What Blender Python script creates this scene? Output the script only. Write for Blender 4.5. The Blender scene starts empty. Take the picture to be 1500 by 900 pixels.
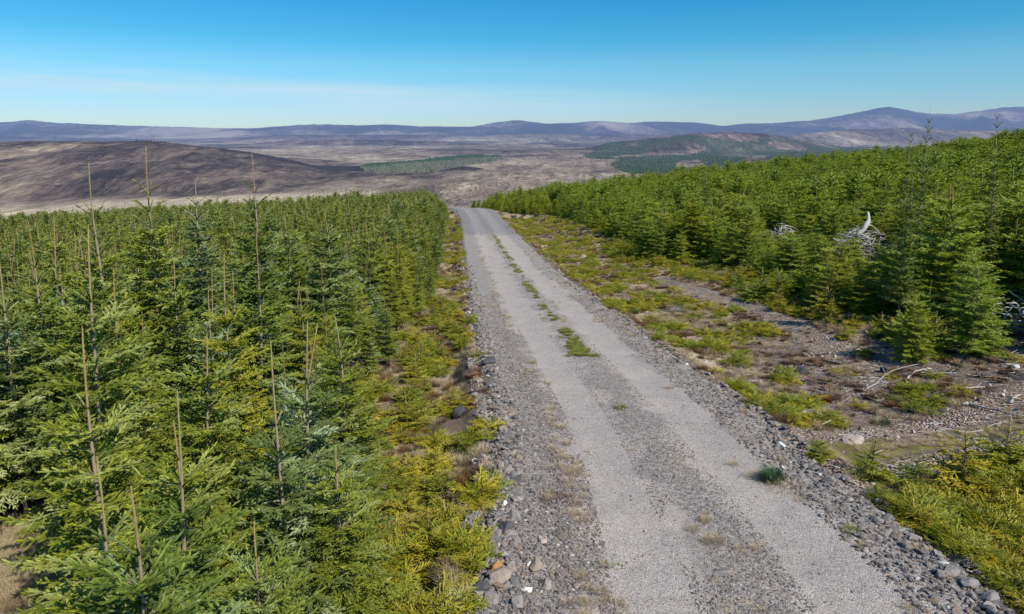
import bpy, bmesh, math, random
import numpy as np
R_ = math.radians
rng = np.random.default_rng(7)
random.seed(7)
scene = bpy.context.scene
COL = scene.collection
PITCH = 7.407
SN, CS = math.sin(R_(PITCH)), math.cos(R_(PITCH))

# ------------------------------------------------------------------ noise
_T = np.random.default_rng(3).random((256, 256))
def vn(x, y, seed=0):
    x = np.asarray(x, float) + seed*17.31; y = np.asarray(y, float) + seed*9.77
    xi = np.floor(x).astype(np.int64); yi = np.floor(y).astype(np.int64)
    fx = x-xi; fy = y-yi
    fx = fx*fx*(3-2*fx); fy = fy*fy*(3-2*fy)
    a = _T[xi & 255, yi & 255]; b = _T[(xi+1) & 255, yi & 255]
    c = _T[xi & 255, (yi+1) & 255]; d = _T[(xi+1) & 255, (yi+1) & 255]
    return (a+(b-a)*fx) + ((c+(d-c)*fx)-(a+(b-a)*fx))*fy
def fbm(x, y, o=4, seed=0, g=.5):
    s = 0; a = 1; t = 0
    for k in range(o):
        s = s + a*(vn(x*2**k, y*2**k, seed+k*3)-.5); t += a; a *= g
    return s/t*2
def sm(a, b, x):
    t = np.clip((x-a)/(b-a), 0, 1)
    return t*t*(3-2*t)

# ------------------------------------------------------------------ terrain shape
YP = [-40, -12, 0, 7.5, 12, 16, 19, 23, 31, 47, 74, 100, 130, 146, 166, 200, 300]
ZP = [-2.6, -4.2, -4.95, -5.5, -5.93, -6.32, -6.62, -7.02, -7.75, -9.15, -11.0, -12.4, -13.8, -15.2, -18, -22.5, -42]
_yy = np.arange(-60, 420, .5)
_zz = np.interp(_yy, YP, ZP); _k = np.hanning(15); _k /= _k.sum()
_zz = np.convolve(np.pad(_zz, 7, mode='edge'), _k, 'valid')
def zr(y): return np.interp(y, _yy, _zz)
EY = [-40, -12, 7.4, 8.8, 11.1, 13.2, 15, 18.1, 22.8, 30.2, 44.1, 72.4, 105.6, 126.3, 155, 200]
EL = [-1.2, -.9, -.49, -.38, -.28, -.31, -.42, -.73, -1.16, -1.78, -2.93, -5.3, -8.06, -10.4, -15.5, -28]
ER = [5.6, 5.8, 5.86, 5.84, 5.62, 5.55, 5.49, 5.27, 4.92, 4.34, 3.12, 1.1, -1.6, -3.5, -8, -20]
def Lx(y): return np.interp(y, EY, EL)
def Rx(y): return np.interp(y, EY, ER)
def px_curve(pts):
    xs = [p[0] for p in pts]; ys = [p[1] for p in pts]
    ts, ss = [], []
    for x, y in zip(xs, ys):
        v = (y-330)/1000; den = CS-v*SN
        ts.append((x-750)/1000/den); ss.append(-(SN+v*CS)/den)
    return np.array(ts), np.array(ss)
def crest(pts):
    ts, ss = px_curve(pts)
    tt = np.linspace(-2, 2, 1601)
    z = np.interp(tt, ts, ss)
    k = np.hanning(9); k /= k.sum()
    z = np.convolve(np.pad(z, 4, mode='edge'), k, 'valid')
    return lambda t: np.interp(t, tt, z)
RIDGES = [  # (crest distance, foot distance, fall beyond, outline)
    (1750, 760, .16, crest([(-900, 235), (-300, 214), (0, 208), (120, 207), (200, 207), (250, 209), (300, 215), (330, 218), (366, 223), (410, 231), (452, 240), (500, 251), (537, 260), (585, 267), (630, 277), (674, 288), (720, 304), (760, 330), (2500, 380)])),
    (4300, 2900, .10, crest([(-900, 300), (560, 300), (740, 262), (830, 232), (880, 212), (950, 203), (1020, 196), (1080, 193), (1130, 198), (1190, 208), (1250, 218), (1350, 232), (1500, 250), (2500, 300)])),
    (7500, 5200, .06, crest([(-900, 230), (1000, 222), (1130, 206), (1180, 195), (1250, 189), (1330, 188), (1400, 191), (1500, 192), (2500, 190)])),
    (6800, 5000, .05, crest([(-900, 225), (250, 222), (340, 215), (400, 207), (480, 204), (560, 205), (640, 207), (720, 211), (800, 215), (900, 225), (2500, 260)])),
    (10500, 8000, .04, crest([(-900, 200), (0, 200), (200, 204), (300, 203), (420, 198), (560, 198), (700, 199), (760, 196), (900, 197), (1000, 199), (2500, 200)])),
    (17000, 10500, .02, crest([(-900, 190), (-200, 184), (0, 181), (40, 177), (90, 181), (180, 184), (250, 187), (360, 188), (410, 186), (430, 184), (480, 182), (520, 184), (560, 183), (610, 186), (690, 187), (720, 181), (760, 177), (800, 182), (830, 181), (880, 178), (920, 181), (960, 179), (1020, 180), (1060, 185), (1100, 182), (1160, 180), (1200, 176), (1240, 169), (1270, 163), (1300, 158), (1330, 162), (1360, 168), (1400, 168), (1440, 163), (1500, 158), (1560, 155), (1900, 170), (2500, 180)])),
]
BY = [150, 200, 300, 500, 750, 1100, 1600, 2200, 3500, 5500, 8000, 14000, 20000, 60000]
BZ = [-15, -22.5, -42, -68, -90, -126, -166, -196, -205, -165, -95, -40, -60, -300]
def farz(x, y, ret=False):
    r = np.hypot(x, y)
    Y = np.maximum(y, r*.5); t = np.clip(x/Y, -1.9, 1.9)
    base = np.interp(np.log(Y), np.log(BY), BZ)
    base = base - 30*sm(300, 900, Y)*(1-sm(2500, 5000, Y))*sm(.0, .6, t)*0
    n = fbm(x/1500, y/1500, 5, 5)*sm(1500, 3000, Y)
    rg = .35-np.abs(fbm(x/1100, y/1700, 5, 55))
    z = base + n*(62-40*sm(5000, 12000, Y)) + rg*(70-55*sm(5000, 11000, Y))*sm(1700, 2600, Y)
    tone = .5+n*.9+(rg-.2)*1.2; tone = np.clip(tone+.06, .40, .78)
    for i, (yc, yf, fall, cf) in enumerate(RIDGES):
        zc = cf(t)*yc
        zf = np.interp(math.log(yf), np.log(BY), BZ)-12
        q = np.clip((Y-yf)/(yc-yf), 0, 1)
        p = np.sin(q*math.pi/2)**1.25 if i in (0, 1) else q*q*(3-2*q)
        amp = (zc-zf)
        zz = zf + amp*p
        rid = np.abs(fbm(x/(yc*.09), y/(yc*.09), 5, 11+i*7))
        zz = zz - (rid-.18)*np.maximum(amp, 0)*.6*(4*q*(1-q))*(1 if i == 5 else .55)
        zz = zz + fbm(x/(yc*.03), y/(yc*.03), 4, 31+i)*np.maximum(amp, 10)*.05
        zz = np.where(Y > yc, zc-(Y-yc)*fall, zz)
        tq = np.interp(q, [0, .12, .5, .8, 1], [.50, .42, .54, .66, (.92 if i == 1 else .76) if i < 5 else .45]) + fbm(x/(yc*.08), y/(yc*.2), 4, 83+i)*.35
        if i == 0: tq = tq+.45*sm(.80, .93, q)*(1-sm(1.02, 1.1, Y/yc))*sm(-.46, -.30, t)
        if i == 5: tq = .72+fbm(x/1300, y/3000, 5, 88)*1.3-.6*sm(.88, .99, q)
        tone = np.where((zz > z) & (q > 0), tq, tone)
        z = np.maximum(z, zz)
    return (z, np.clip(tone, 0, 1)) if ret else z
def track_d(x, y):      # distance from the stony side track that leaves to the right
    ax, ay, bx, by = 6.3, 12.6, 19.5, 17.6
    t = np.clip(((x-ax)*(bx-ax)+(y-ay)*(by-ay))/((bx-ax)**2+(by-ay)**2), 0, 1.8)
    return np.hypot(x-ax-t*(bx-ax), y-ay-t*(by-ay))
STRIP = None
def strip_d(x, y):      # distance from the bare pale strip that runs up the bank
    if STRIP is None: return np.full(np.shape(x), 99.)
    d = np.full(np.shape(x), 99.)
    for (ax, ay), (bx, by) in zip(STRIP[:-1], STRIP[1:]):
        t = np.clip(((x-ax)*(bx-ax)+(y-ay)*(by-ay))/((bx-ax)**2+(by-ay)**2), 0, 1)
        d = np.minimum(d, np.hypot(x-ax-t*(bx-ax), y-ay-t*(by-ay)))
    return d
def localz(x, y):
    z = zr(y); l = Lx(y); r = Rx(y)
    dl = np.maximum(l-x, 0); dr = np.maximum(x-r, 0)
    z = z - .42*sm(0, 1.1, dl) - .045*np.minimum(dl, 20) - .06*np.maximum(dl-20, 0)
    jn = 1-.75*np.exp(-((y-12.8)/1.6)**2)
    z = z - .42*sm(0, 1.2, dr)*jn + .112*np.maximum(dr-2.2, 0)*sm(2.2, 8, dr)
    off = sm(.2, 1.6, dl)+sm(.2, 1.6, dr)
    tk = np.exp(-(track_d(x, y)/1.1)**2)
    z = z + off*(fbm(x/2.6, y/2.6, 4, 2)*.16*(1-.6*tk) + fbm(x/14., y/14., 3, 8)*.55*sm(3, 12, dl+dr)) - off*tk*.12
    z = z - .16*(1-sm(0, .35, dl+dr)) - .0
    z = z + fbm(x/40., y/40., 3, 21)*1.0*sm(12, 50, dl+dr)
    return z
def H(x, y):
    x = np.asarray(x, float); y = np.asarray(y, float)
    r = np.hypot(x, y); Y = np.maximum(y, r*.5)
    w = sm(180, 320, Y)
    return localz(x, y)*(1-w) + farz(x, y)*w
def road_z(x, y):
    l = Lx(y); r = Rx(y); f = (x-l)/(r-l)
    z = zr(y) + fbm(x*2.2, y*2.2, 3, 41)*.018
    z = z - .035*np.exp(-((f-.34)/.09)**2) - .035*np.exp(-((f-.72)/.09)**2) + .01*np.exp(-((f-.53)/.07)**2)
    z = z + .05*fbm(x*1.3, y*1.3, 3, 47)*(1-sm(.0, .2, f)+sm(.84, 1, f))
    z = z - .38*sm(.03, -.075, f) - .38*sm(.97, 1.075, f)
    return z
def surf(x, y):
    l = Lx(y); r = Rx(y); f = (x-l)/(r-l)
    h = H(x, y)
    return np.where((f > -.07) & (f < 1.07) & (np.asarray(y) < 190), np.maximum(h, road_z(x, y)), h)
def at(px, py):
    v = (py-330)/1000; X = (px-750)/1000
    d = np.concatenate([np.linspace(3, 60, 6000), np.linspace(60, 400, 6000)])
    x = d*X; y = d*(CS-v*SN); z = -d*(SN+v*CS)
    i = int(np.argmax(z < surf(x, y)))
    return float(x[i]), float(y[i]), float(surf(x[i], y[i]))
def proj(x, y, z):
    s = -z/y; v = (s*CS-SN)/(CS+s*SN)
    return 750+1000*(x/y)*(CS-v*SN), 330+1000*v

# ------------------------------------------------------------------ mesh + material helpers
def mk(name, V, F, mat=None, attrs=None, smooth=False, mi=None):
    V = np.ascontiguousarray(V, dtype=np.float32); F = np.ascontiguousarray(F, dtype=np.int32)
    me = bpy.data.meshes.new(name); n = F.shape[1]
    me.vertices.add(len(V)); me.vertices.foreach_set('co', V.ravel())
    me.loops.add(F.size); me.loops.foreach_set('vertex_index', F.ravel())
    me.polygons.add(len(F)); me.polygons.foreach_set('loop_start', np.arange(0, F.size, n, dtype=np.int32))
    try: me.polygons.foreach_set('loop_total', np.full(len(F), n, dtype=np.int32))
    except Exception: pass
    if mat is not None:
        for m in (mat if isinstance(mat, (list, tuple)) else [mat]): me.materials.append(m)
    if mi is not None: me.polygons.foreach_set('material_index', np.asarray(mi, dtype=np.int32))
    me.polygons.foreach_set('use_smooth', np.full(len(F), bool(smooth)))
    for k, a in (attrs or {}).items():
        a = np.asarray(a, dtype=np.float32)
        if a.ndim == 1:
            me.attributes.new(k, 'FLOAT', 'POINT').data.foreach_set('value', a)
        else:
            me.attributes.new(k, 'FLOAT_VECTOR', 'POINT').data.foreach_set('vector', a.ravel())
    me.update(calc_edges=True)
    return me
def link(name, me, parent=None, loc=(0, 0, 0), **kw):
    o = bpy.data.objects.new(name, me); COL.objects.link(o); o.location = loc
    if parent: o.parent = parent
    for k, v in kw.items(): o[k] = v
    return o
def tag(o, label, cat, group=None):
    o['label'] = label; o['category'] = cat
    if group: o['group'] = group
    return o
class Geo:
    def __init__(s): s.V = []; s.F = []; s.n = 0; s.M = []
    def add(s, V, F, m=0):
        V = np.asarray(V, float); F = np.asarray(F, int)
        if F.shape[1] == 4: F = np.concatenate([F[:, [0, 1, 2]], F[:, [0, 2, 3]]])
        s.V.append(V); s.F.append(F+s.n); s.n += len(V); s.M.append(np.full(len(F), m))
    def tube(s, P, Rr, k=5, m=0, cap=True):
        P = np.asarray(P, float); Rr = np.asarray(Rr, float); n = len(P)
        T = np.gradient(P, axis=0); T /= np.linalg.norm(T, axis=1)[:, None]+1e-9
        up = np.array([.31, .17, .93]) if abs(T[0, 2]) < .8 else np.array([1., .1, 0])
        a_ = np.cross(T[0], up); A = np.zeros_like(T)
        for i_ in range(n):
            a_ = a_-T[i_]*np.dot(a_, T[i_]); a_ = a_/(np.linalg.norm(a_)+1e-9); A[i_] = a_
        B = np.cross(T, A)
        a = np.arange(k)*2*math.pi/k
        V = P[:, None, :] + Rr[:, None, None]*(np.cos(a)[None, :, None]*A[:, None, :]+np.sin(a)[None, :, None]*B[:, None, :])
        V = V.reshape(-1, 3)
        i = np.arange(n-1)[:, None]*k; j = np.arange(k)[None, :]
        q = np.stack([i+j, i+(j+1) % k, i+k+(j+1) % k, i+k+j], -1).reshape(-1, 4)
        s.add(V, q, m)
        if cap:
            c = np.array([[0, j, (j+1) % k] for j in range(1, k-1)])
            s.F.append(c[:, ::-1]+s.n-len(V)); s.M.append(np.full(len(c), m))
            s.F.append(c+s.n-len(V)+(n-1)*k); s.M.append(np.full(len(c), m))
    def get(s): return np.concatenate(s.V), np.concatenate(s.F), np.concatenate(s.M)

class NT:
    def __init__(s, name):
        s.m = bpy.data.materials.new(name); s.m.use_nodes = True
        s.t = s.m.node_tree; s.t.nodes.clear(); s.out = s.n('ShaderNodeOutputMaterial')
    def n(s, typ, **kw):
        nd = s.t.nodes.new(typ)
        for k, v in kw.items(): setattr(nd, k, v)
        return nd
    def set(s, sock, v):
        if isinstance(v, bpy.types.NodeSocket): s.t.links.new(v, sock)
        elif v is not None:
            if isinstance(v, (tuple, list)) and len(v) == 3 and sock.type == 'RGBA': v = (*v, 1)
            sock.default_value = v
    def math(s, op, a, b=None, c=None, clamp=False):
        nd = s.n('ShaderNodeMath', operation=op, use_clamp=clamp); s.set(nd.inputs[0], a)
        if b is not None: s.set(nd.inputs[1], b)
        if c is not None: s.set(nd.inputs[2], c)
        return nd.outputs[0]
    def mix(s, f, a, b, mode='MIX'):
        nd = s.n('ShaderNodeMix', data_type='RGBA', blend_type=mode); s.set(nd.inputs[0], f); s.set(nd.inputs[6], a); s.set(nd.inputs[7], b)
        return nd.outputs[2]
    def noise(s, vec, scale, det=4, rough=.55, dist=0):
        nd = s.n('ShaderNodeTexNoise'); s.set(nd.inputs['Vector'], vec); nd.inputs['Scale'].default_value = scale
        nd.inputs['Detail'].default_value = det; nd.inputs['Roughness'].default_value = rough; nd.inputs['Distortion'].default_value = dist
        return nd.outputs[0]
    def vor(s, vec, scale, feat='F1', rnd=1):
        nd = s.n('ShaderNodeTexVoronoi', feature=feat); s.set(nd.inputs['Vector'], vec); nd.inputs['Scale'].default_value = scale
        nd.inputs['Randomness'].default_value = rnd
        return nd
    def ramp(s, f, stops, interp='LINEAR'):
        nd = s.n('ShaderNodeValToRGB'); s.set(nd.inputs[0], f); cr = nd.color_ramp; cr.interpolation = interp
        while len(cr.elements) < len(stops): cr.elements.new(.5)
        for e, (p, c) in zip(cr.elements, stops):
            e.position = p; e.color = (*c, 1) if len(c) == 3 else c
        return nd.outputs[0]
    def attr(s, name, out='Fac'):
        return s.n('ShaderNodeAttribute', attribute_name=name).outputs[out]
    def pos(s): return s.n('ShaderNodeNewGeometry').outputs['Position']
    def orand(s): return s.n('ShaderNodeObjectInfo').outputs['Random']
    def stp(s, f, a, b):
        nd = s.n('ShaderNodeMapRange', interpolation_type='SMOOTHSTEP'); s.set(nd.inputs[0], f); s.set(nd.inputs[1], a); s.set(nd.inputs[2], b)
        return nd.outputs[0]
    def bsdf(s, col, rough=.9, spec=.25, normal=None):
        b = s.n('ShaderNodeBsdfPrincipled'); s.set(b.inputs['Base Color'], col); s.set(b.inputs['Roughness'], rough)
        b.inputs['Specular IOR Level'].default_value = spec
        if normal is not None: s.set(b.inputs['Normal'], normal)
        return b.outputs[0]
    def bump(s, h, strength=.6, dist=.02, normal=None):
        b = s.n('ShaderNodeBump'); b.inputs['Strength'].default_value = strength; b.inputs['Distance'].default_value = dist
        s.set(b.inputs['Height'], h)
        if normal is not None: s.set(b.inputs['Normal'], normal)
        return b.outputs[0]
    def done(s, sh): s.t.links.new(sh, s.out.inputs[0]); return s.m

def needle_mat(name, green, fresh, glauc, trans=.42, gl=.3, hue=1.0):
    m = NT(name)
    r = m.orand(); tip = m.attr('tip'); tint = m.attr('tint')
    c = m.mix(m.math('POWER', tip, 1.4), green, fresh)  # fresh tips paler; crown-interior shade also painted into the inner green
    c = m.mix(m.math('MULTIPLY', m.stp(tint, .72, .95), gl), c, glauc)
    c = m.mix(m.math('MULTIPLY', m.stp(r, .1, .95), .7), c, m.mix(1., c, (1.32, 1.15, .68), 'MULTIPLY'))
    c = m.mix(m.math('MULTIPLY', m.stp(r, .22, .0), .6), c, m.mix(1., c, (.72, .82, .95), 'MULTIPLY'))
    br = m.math('MULTIPLY_ADD', m.n('ShaderNodeTexWhiteNoise', noise_dimensions='1D').outputs[0], 0, 1.)
    c = m.mix(1., c, m.ramp(tint, [(0, (.7, .72, .7)), (.5, (1, 1, 1)), (1, (1.15, 1.15, 1.15))]), 'MULTIPLY')
    b = m.bsdf(c, .55, .35)
    t = m.n('ShaderNodeBsdfTranslucent'); m.set(t.inputs[0], m.mix(1., c, (1.25, 1.35, .5), 'MULTIPLY'))
    mx = m.n('ShaderNodeMixShader'); mx.inputs[0].default_value = trans
    m.t.links.new(b, mx.inputs[1]); m.t.links.new(t.outputs[0], mx.inputs[2])
    return m.done(mx.outputs[0])
M_needle = needle_mat('spruce_needles', (.075, .115, .015), (.56, .64, .10), (.50, .56, .38), gl=.35)
M_needle_blue = needle_mat('blue_green_needles', (.08, .125, .035), (.44, .54, .20), (.56, .63, .52), gl=.6)
M_needle_right = needle_mat('fresh_green_needles', (.15, .205, .018), (.62, .70, .09), (.38, .46, .26), gl=.3)
M_needle_yel = needle_mat('yellow_green_needles', (.28, .27, .025), (.72, .62, .065), (.5, .5, .2), gl=.3)
M_needle_low = needle_mat('low_green_needles', (.18, .22, .022), (.54, .56, .065), (.4, .44, .15), gl=.3)

def bark_mat():
    m = NT('spruce_bark'); p = m.pos()
    h = m.attr('h')
    n = m.noise(p, 30, 3)
    c = m.mix(n, (.24, .17, .11), (.42, .33, .23))
    c = m.mix(m.stp(h, .6, .85), c, m.ramp(m.math('ADD', n, m.math('MULTIPLY', m.orand(), .35)), [(.35, (.27, .13, .06)), (.6, (.34, .21, .09)), (.8, (.33, .27, .14))]))
    return m.done(m.bsdf(c, .85, .2, m.bump(n, .6, .004)))
M_bark = bark_mat()

# ------------------------------------------------------------------ spruce generator
def rot_toward(d, ang_h, drop):
    # turn direction d by ang_h around z, add drop
    c, s = math.cos(ang_h), math.sin(ang_h)
    v = np.array([d[0]*c-d[1]*s, d[0]*s+d[1]*c, d[2]+drop])
    return v/np.linalg.norm(v)
def make_spruce(seed, Ht=4.2, lead=.9, Rm=1.25, z0=.18, sec=True, ter=True, sp=(.30, .44), top=.27, bend=0., step=.075, fork=False, flat=0., ex=.62, bare=1):
    r = np.random.default_rng(seed)
    A = []; W = Geo()
    n = 12
    tz = np.linspace(0, Ht, n); ph = r.random()*6.28
    tx = .03*np.sin(tz*1.3+ph)*tz/Ht + bend*np.maximum(tz-(Ht-lead), 0)**1.3
    ty = .03*np.cos(tz*1.1+ph)*tz/Ht
    TP = np.stack([tx, ty, tz], 1)
    rb = .0085*Ht+.004
    TR = np.interp(tz, [0, Ht-lead-.4, Ht-lead, Ht-.04, Ht], [rb, rb*.42, .0115, .0075, .003])
    W.tube(TP, TR, 6)
    def trunk_at(z): return np.array([np.interp(z, tz, tx), np.interp(z, tz, ty), z])
    if fork:
        b = trunk_at(Ht-lead*1.05); a2 = r.random()*6.28; d = np.array([math.cos(a2)*.16, math.sin(a2)*.16, 1.])
        P = np.array([b+d*t*lead*.95+np.array([0, 0, 0])*t for t in np.linspace(0, 1, 5)])
        W.tube(P, np.linspace(.014, .006, 5), 5)
    def shoot(p, q, r0, r1, tip, tint): A.append((*p, *q, r0, r1, tip, tint))
    def twig(p, d, l, lev, tint, q):
        e = p + d*l + np.array([0, 0, -.04*l])
        shoot(p, e, .013, .016, .55+.45*(lev > 1), tint)
        if ter and lev == 1 and l > .12:
            s = .04
            while s < l-.04:
                for sd in (-1, 1):
                    if r.random() < .8:
                        l2 = (.45*(l-s)+.035)*r.uniform(.75, 1.1)
                        d2 = rot_toward(d, sd*r.uniform(.7, 1.05), r.uniform(-.25, .1))
                        shoot(p+d*s, p+d*s+d2*l2, .012, .014, r.uniform(.65, 1), np.clip(tint+r.uniform(-.1, .1), 0, 1))
                s += .068
    def branch(z, az, L, e0, e1, q):
        p = trunk_at(z); m = max(3, int(L/.11)); sl = L/m
        P = [p]; D = []
        az2 = az
        for i in range(m):
            t = i/(m-1); e = e0+(e1-e0)*t; az2 += r.uniform(-.05, .05)
            d = np.array([math.cos(az2)*math.cos(e), math.sin(az2)*math.cos(e), math.sin(e)])
            D.append(d); P.append(P[-1]+d*sl)
        D.append(D[-1])
        P = np.array(P)
        W.tube(P[:max(2, int(m*.8))], np.linspace(.005+.008*L, .004, max(2, int(m*.8))), 3, cap=False)
        tint = r.random()
        st = 0 if L < .7 else int(m*.12)
        for i in range(st, m): shoot(P[i], P[i+1], .014, .015 if i < m-1 else .011, .2+.8*(i/m)**2, tint)
        if sec and L > .4 and k >= bare-1:
            s = L*.12+r.random()*step
            while s < L-.06:
                i = min(int(s/sl), m-1); pp = P[i]+D[i]*(s-i*sl)
                for sd in (-1, 1):
                    if r.random() < .93:
                        l = min(.40*(L-s)+.05, .36)*r.uniform(.6, 1.2)
                        d = rot_toward(D[i], sd*r.uniform(.6, 1.1), r.uniform(-.6, .3))
                        twig(pp, d, l, 1, np.clip(tint+r.uniform(-.15, .15), 0, 1), q)
                if r.random() < .5:
                    twig(pp, rot_toward(D[i], r.uniform(-.3, .3), r.uniform(.25, .7)), r.uniform(.06, .14), 2, tint, q)
                s += step*r.uniform(.8, 1.3)
    zt = Ht-lead
    # scattered needles on the leader are part of the crown
    for k in range(6):
        a = Ht-lead*(.05+.9*k/6); b = Ht-lead*(.05+.9*(k+1)/6)
        A.append((*trunk_at(a), *trunk_at(b), .016, .016, .95, -1))
    for a in range(4):
        az = a*1.57+r.random()
        d = np.array([math.cos(az)*.5, math.sin(az)*.5, .85]); p = trunk_at(Ht-.02)
        shoot(p, p+d*.028, .005, .005, .3, .3)
    z = zt; k = 0
    while z > Ht*z0:
        q = (zt-z)/max(zt, .1)
        L = Rm*(top + (1.08-top)*q**ex)
        nb = int(r.integers(6, 9)) if k else int(r.integers(4, 7)); a0 = r.random()*6.28
        e0 = R_(48)*(1-q)**1.8 - R_(6)*q - flat
        for j in range(nb):
            Lj = L*r.uniform(.78, 1.14)
            branch(z+r.uniform(-.03, .03), a0+j*6.283/nb+r.uniform(-.25, .25), Lj, e0+r.uniform(-.1, .1), e0*.55+R_(4)+r.uniform(-.12, .12), q)
        gap = r.uniform(*sp)*(1-.35*q)
        if k >= bare:
            for j in range(int(r.integers(7, 12))):
                branch(z-gap*r.uniform(.25, .8), r.random()*6.28, L*r.uniform(.26, .6), e0*.8, e0*.4, q)
        z -= gap; k += 1
    V, F, _ = W.get()
    return np.array(A), V, F, Ht, lead
def needles(A, spacing, ln, wd, core=.012, sides=5, seed=1, spread=.8):
    r = np.random.default_rng(seed)
    a = A[:, :3]; b = A[:, 3:6]; L = np.linalg.norm(b-a, axis=1)
    lead = A[:, 9] < 0
    cnt = np.maximum(1, np.round(L/spacing*np.where(lead, 1.5, 1)).astype(int))
    idx = np.repeat(np.arange(len(A)), cnt); N = len(idx)
    t = r.random(N)
    d = (b-a)/(L[:, None]+1e-9)
    c = a[idx]+(b-a)[idx]*t[:, None]; dd = d[idx]
    rv = r.normal(size=(N, 3)); rv[:, 2] += .35
    rad = np.cross(dd, rv); rad = np.cross(rad, dd); rad /= np.linalg.norm(rad, axis=1)[:, None]+1e-9
    rad = np.where(r.random((N, 1)) < .5, rad, rad)
    out = rad*(.85*spread)+dd*r.uniform(.35, .8, (N, 1)); out /= np.linalg.norm(out, axis=1)[:, None]
    l = ln*r.uniform(.75, 1.2, N)*np.where(lead[idx], 1.05, 1)
    side = np.cross(out, r.normal(size=(N, 3))); side /= np.linalg.norm(side, axis=1)[:, None]+1e-9
    w = wd*r.uniform(.8, 1.2, N)
    v0 = c-side*w[:, None]*.5; v1 = c+side*w[:, None]*.5; v2 = c+out*l[:, None]
    V = np.stack([v0, v1, v2], 1).reshape(-1, 3); F = np.arange(N*3).reshape(-1, 3)
    tip = np.repeat(A[idx, 8], 3); tip = tip*np.tile([.6, .6, 1.], N)
    tint = np.repeat(np.where(lead[idx], .9, np.clip(A[idx, 9]+r.uniform(-.12, .12, N), 0, 1)), 3)
    # the dense inner brush of every shoot
    q = ~lead & (L > .02); a = a[q]; b = b[q]; d = d[q]; L = L[q]; tp = A[q, 8]; tn = np.clip(A[q, 9], 0, 1); n = len(a)
    up = np.where(np.abs(d[:, 2:3]) < .9, np.array([[0, 0, 1.]]), np.array([[1., 0, 0]]))
    S = np.cross(d, up); S /= np.linalg.norm(S, axis=1)[:, None]+1e-9; U = np.cross(S, d)
    kk = sides; an = np.arange(kk)*2*math.pi/kk
    ts = [0, .22, .75, 1.0]; rs = [.45, 1., .9, .12]
    rings = []
    for t_, r_ in zip(ts, rs):
        rad_ = core*r_*r.uniform(.75, 1.2, (n, kk))
        c0 = a+(b-a)*t_
        rings.append(c0[:, None, :]+rad_[:, :, None]*(np.cos(an)[None, :, None]*S[:, None, :]+np.sin(an)[None, :, None]*U[:, None, :]*.85))
    W = np.stack(rings, 1).reshape(n, -1, 3)
    f0 = []
    for i in range(3):
        for j in range(kk):
            A0 = i*kk+j; B0 = i*kk+(j+1) % kk; f0 += [[A0, B0, B0+kk], [A0, B0+kk, A0+kk]]
    f0 = np.array(f0); Fc = (f0[None]+(np.arange(n)*4*kk)[:, None, None]).reshape(-1, 3)+len(V)
    V = np.concatenate([V, W.reshape(-1, 3)]); F = np.concatenate([F, Fc])
    tip = np.concatenate([tip, (tp[:, None]*np.repeat([.35, .5, .75, 1.], kk)[None]).ravel()]); tint = np.concatenate([tint, np.repeat(tn, 4*kk)])
    return V, F, tip, tint
def spruce_meshes(name, spec, lod, nm):
    A, WV, WF, Ht, lead = make_spruce(**spec)
    V, F, tip, tint = needles(A, *lod)
    crown = mk(name+'_crown', V, F, nm, dict(tip=tip, tint=tint))
    h = 1-np.clip((Ht-WV[:, 2])/(lead*2.2), 0, 1)*.75
    h = np.where(np.hypot(WV[:, 0], WV[:, 1]) > .16, .3, h)
    trunk = mk(name+'_trunk', WV, WF, M_bark, dict(h=h), smooth=True)
    return crown, trunk, Ht
def joined(name, spec, lod, nm):
    A, WV, WF, Ht, lead = make_spruce(**spec)
    V, F, tip, tint = needles(A, *lod)
    h = 1-np.clip((Ht-WV[:, 2])/(lead*2.2), 0, 1)*.75
    me = mk(name, np.concatenate([V, WV]), np.concatenate([F, WF+len(V)]), [nm, M_bark],
            dict(tip=np.concatenate([tip, WV[:, 0]*0]), tint=np.concatenate([tint, WV[:, 0]*0]), h=np.concatenate([tip*0, h])),
            mi=np.concatenate([np.zeros(len(F)), np.ones(len(WF))]))
    return me, Ht

LOD0 = (.0026, .0215, .0032, .0105, 5); LOD1 = (.009, .026, .007, .0135, 4); LOD2 = (.03, .045, .016, .017, 3); LOD3 = (.11, .12, .05, .036, 3)

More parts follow.
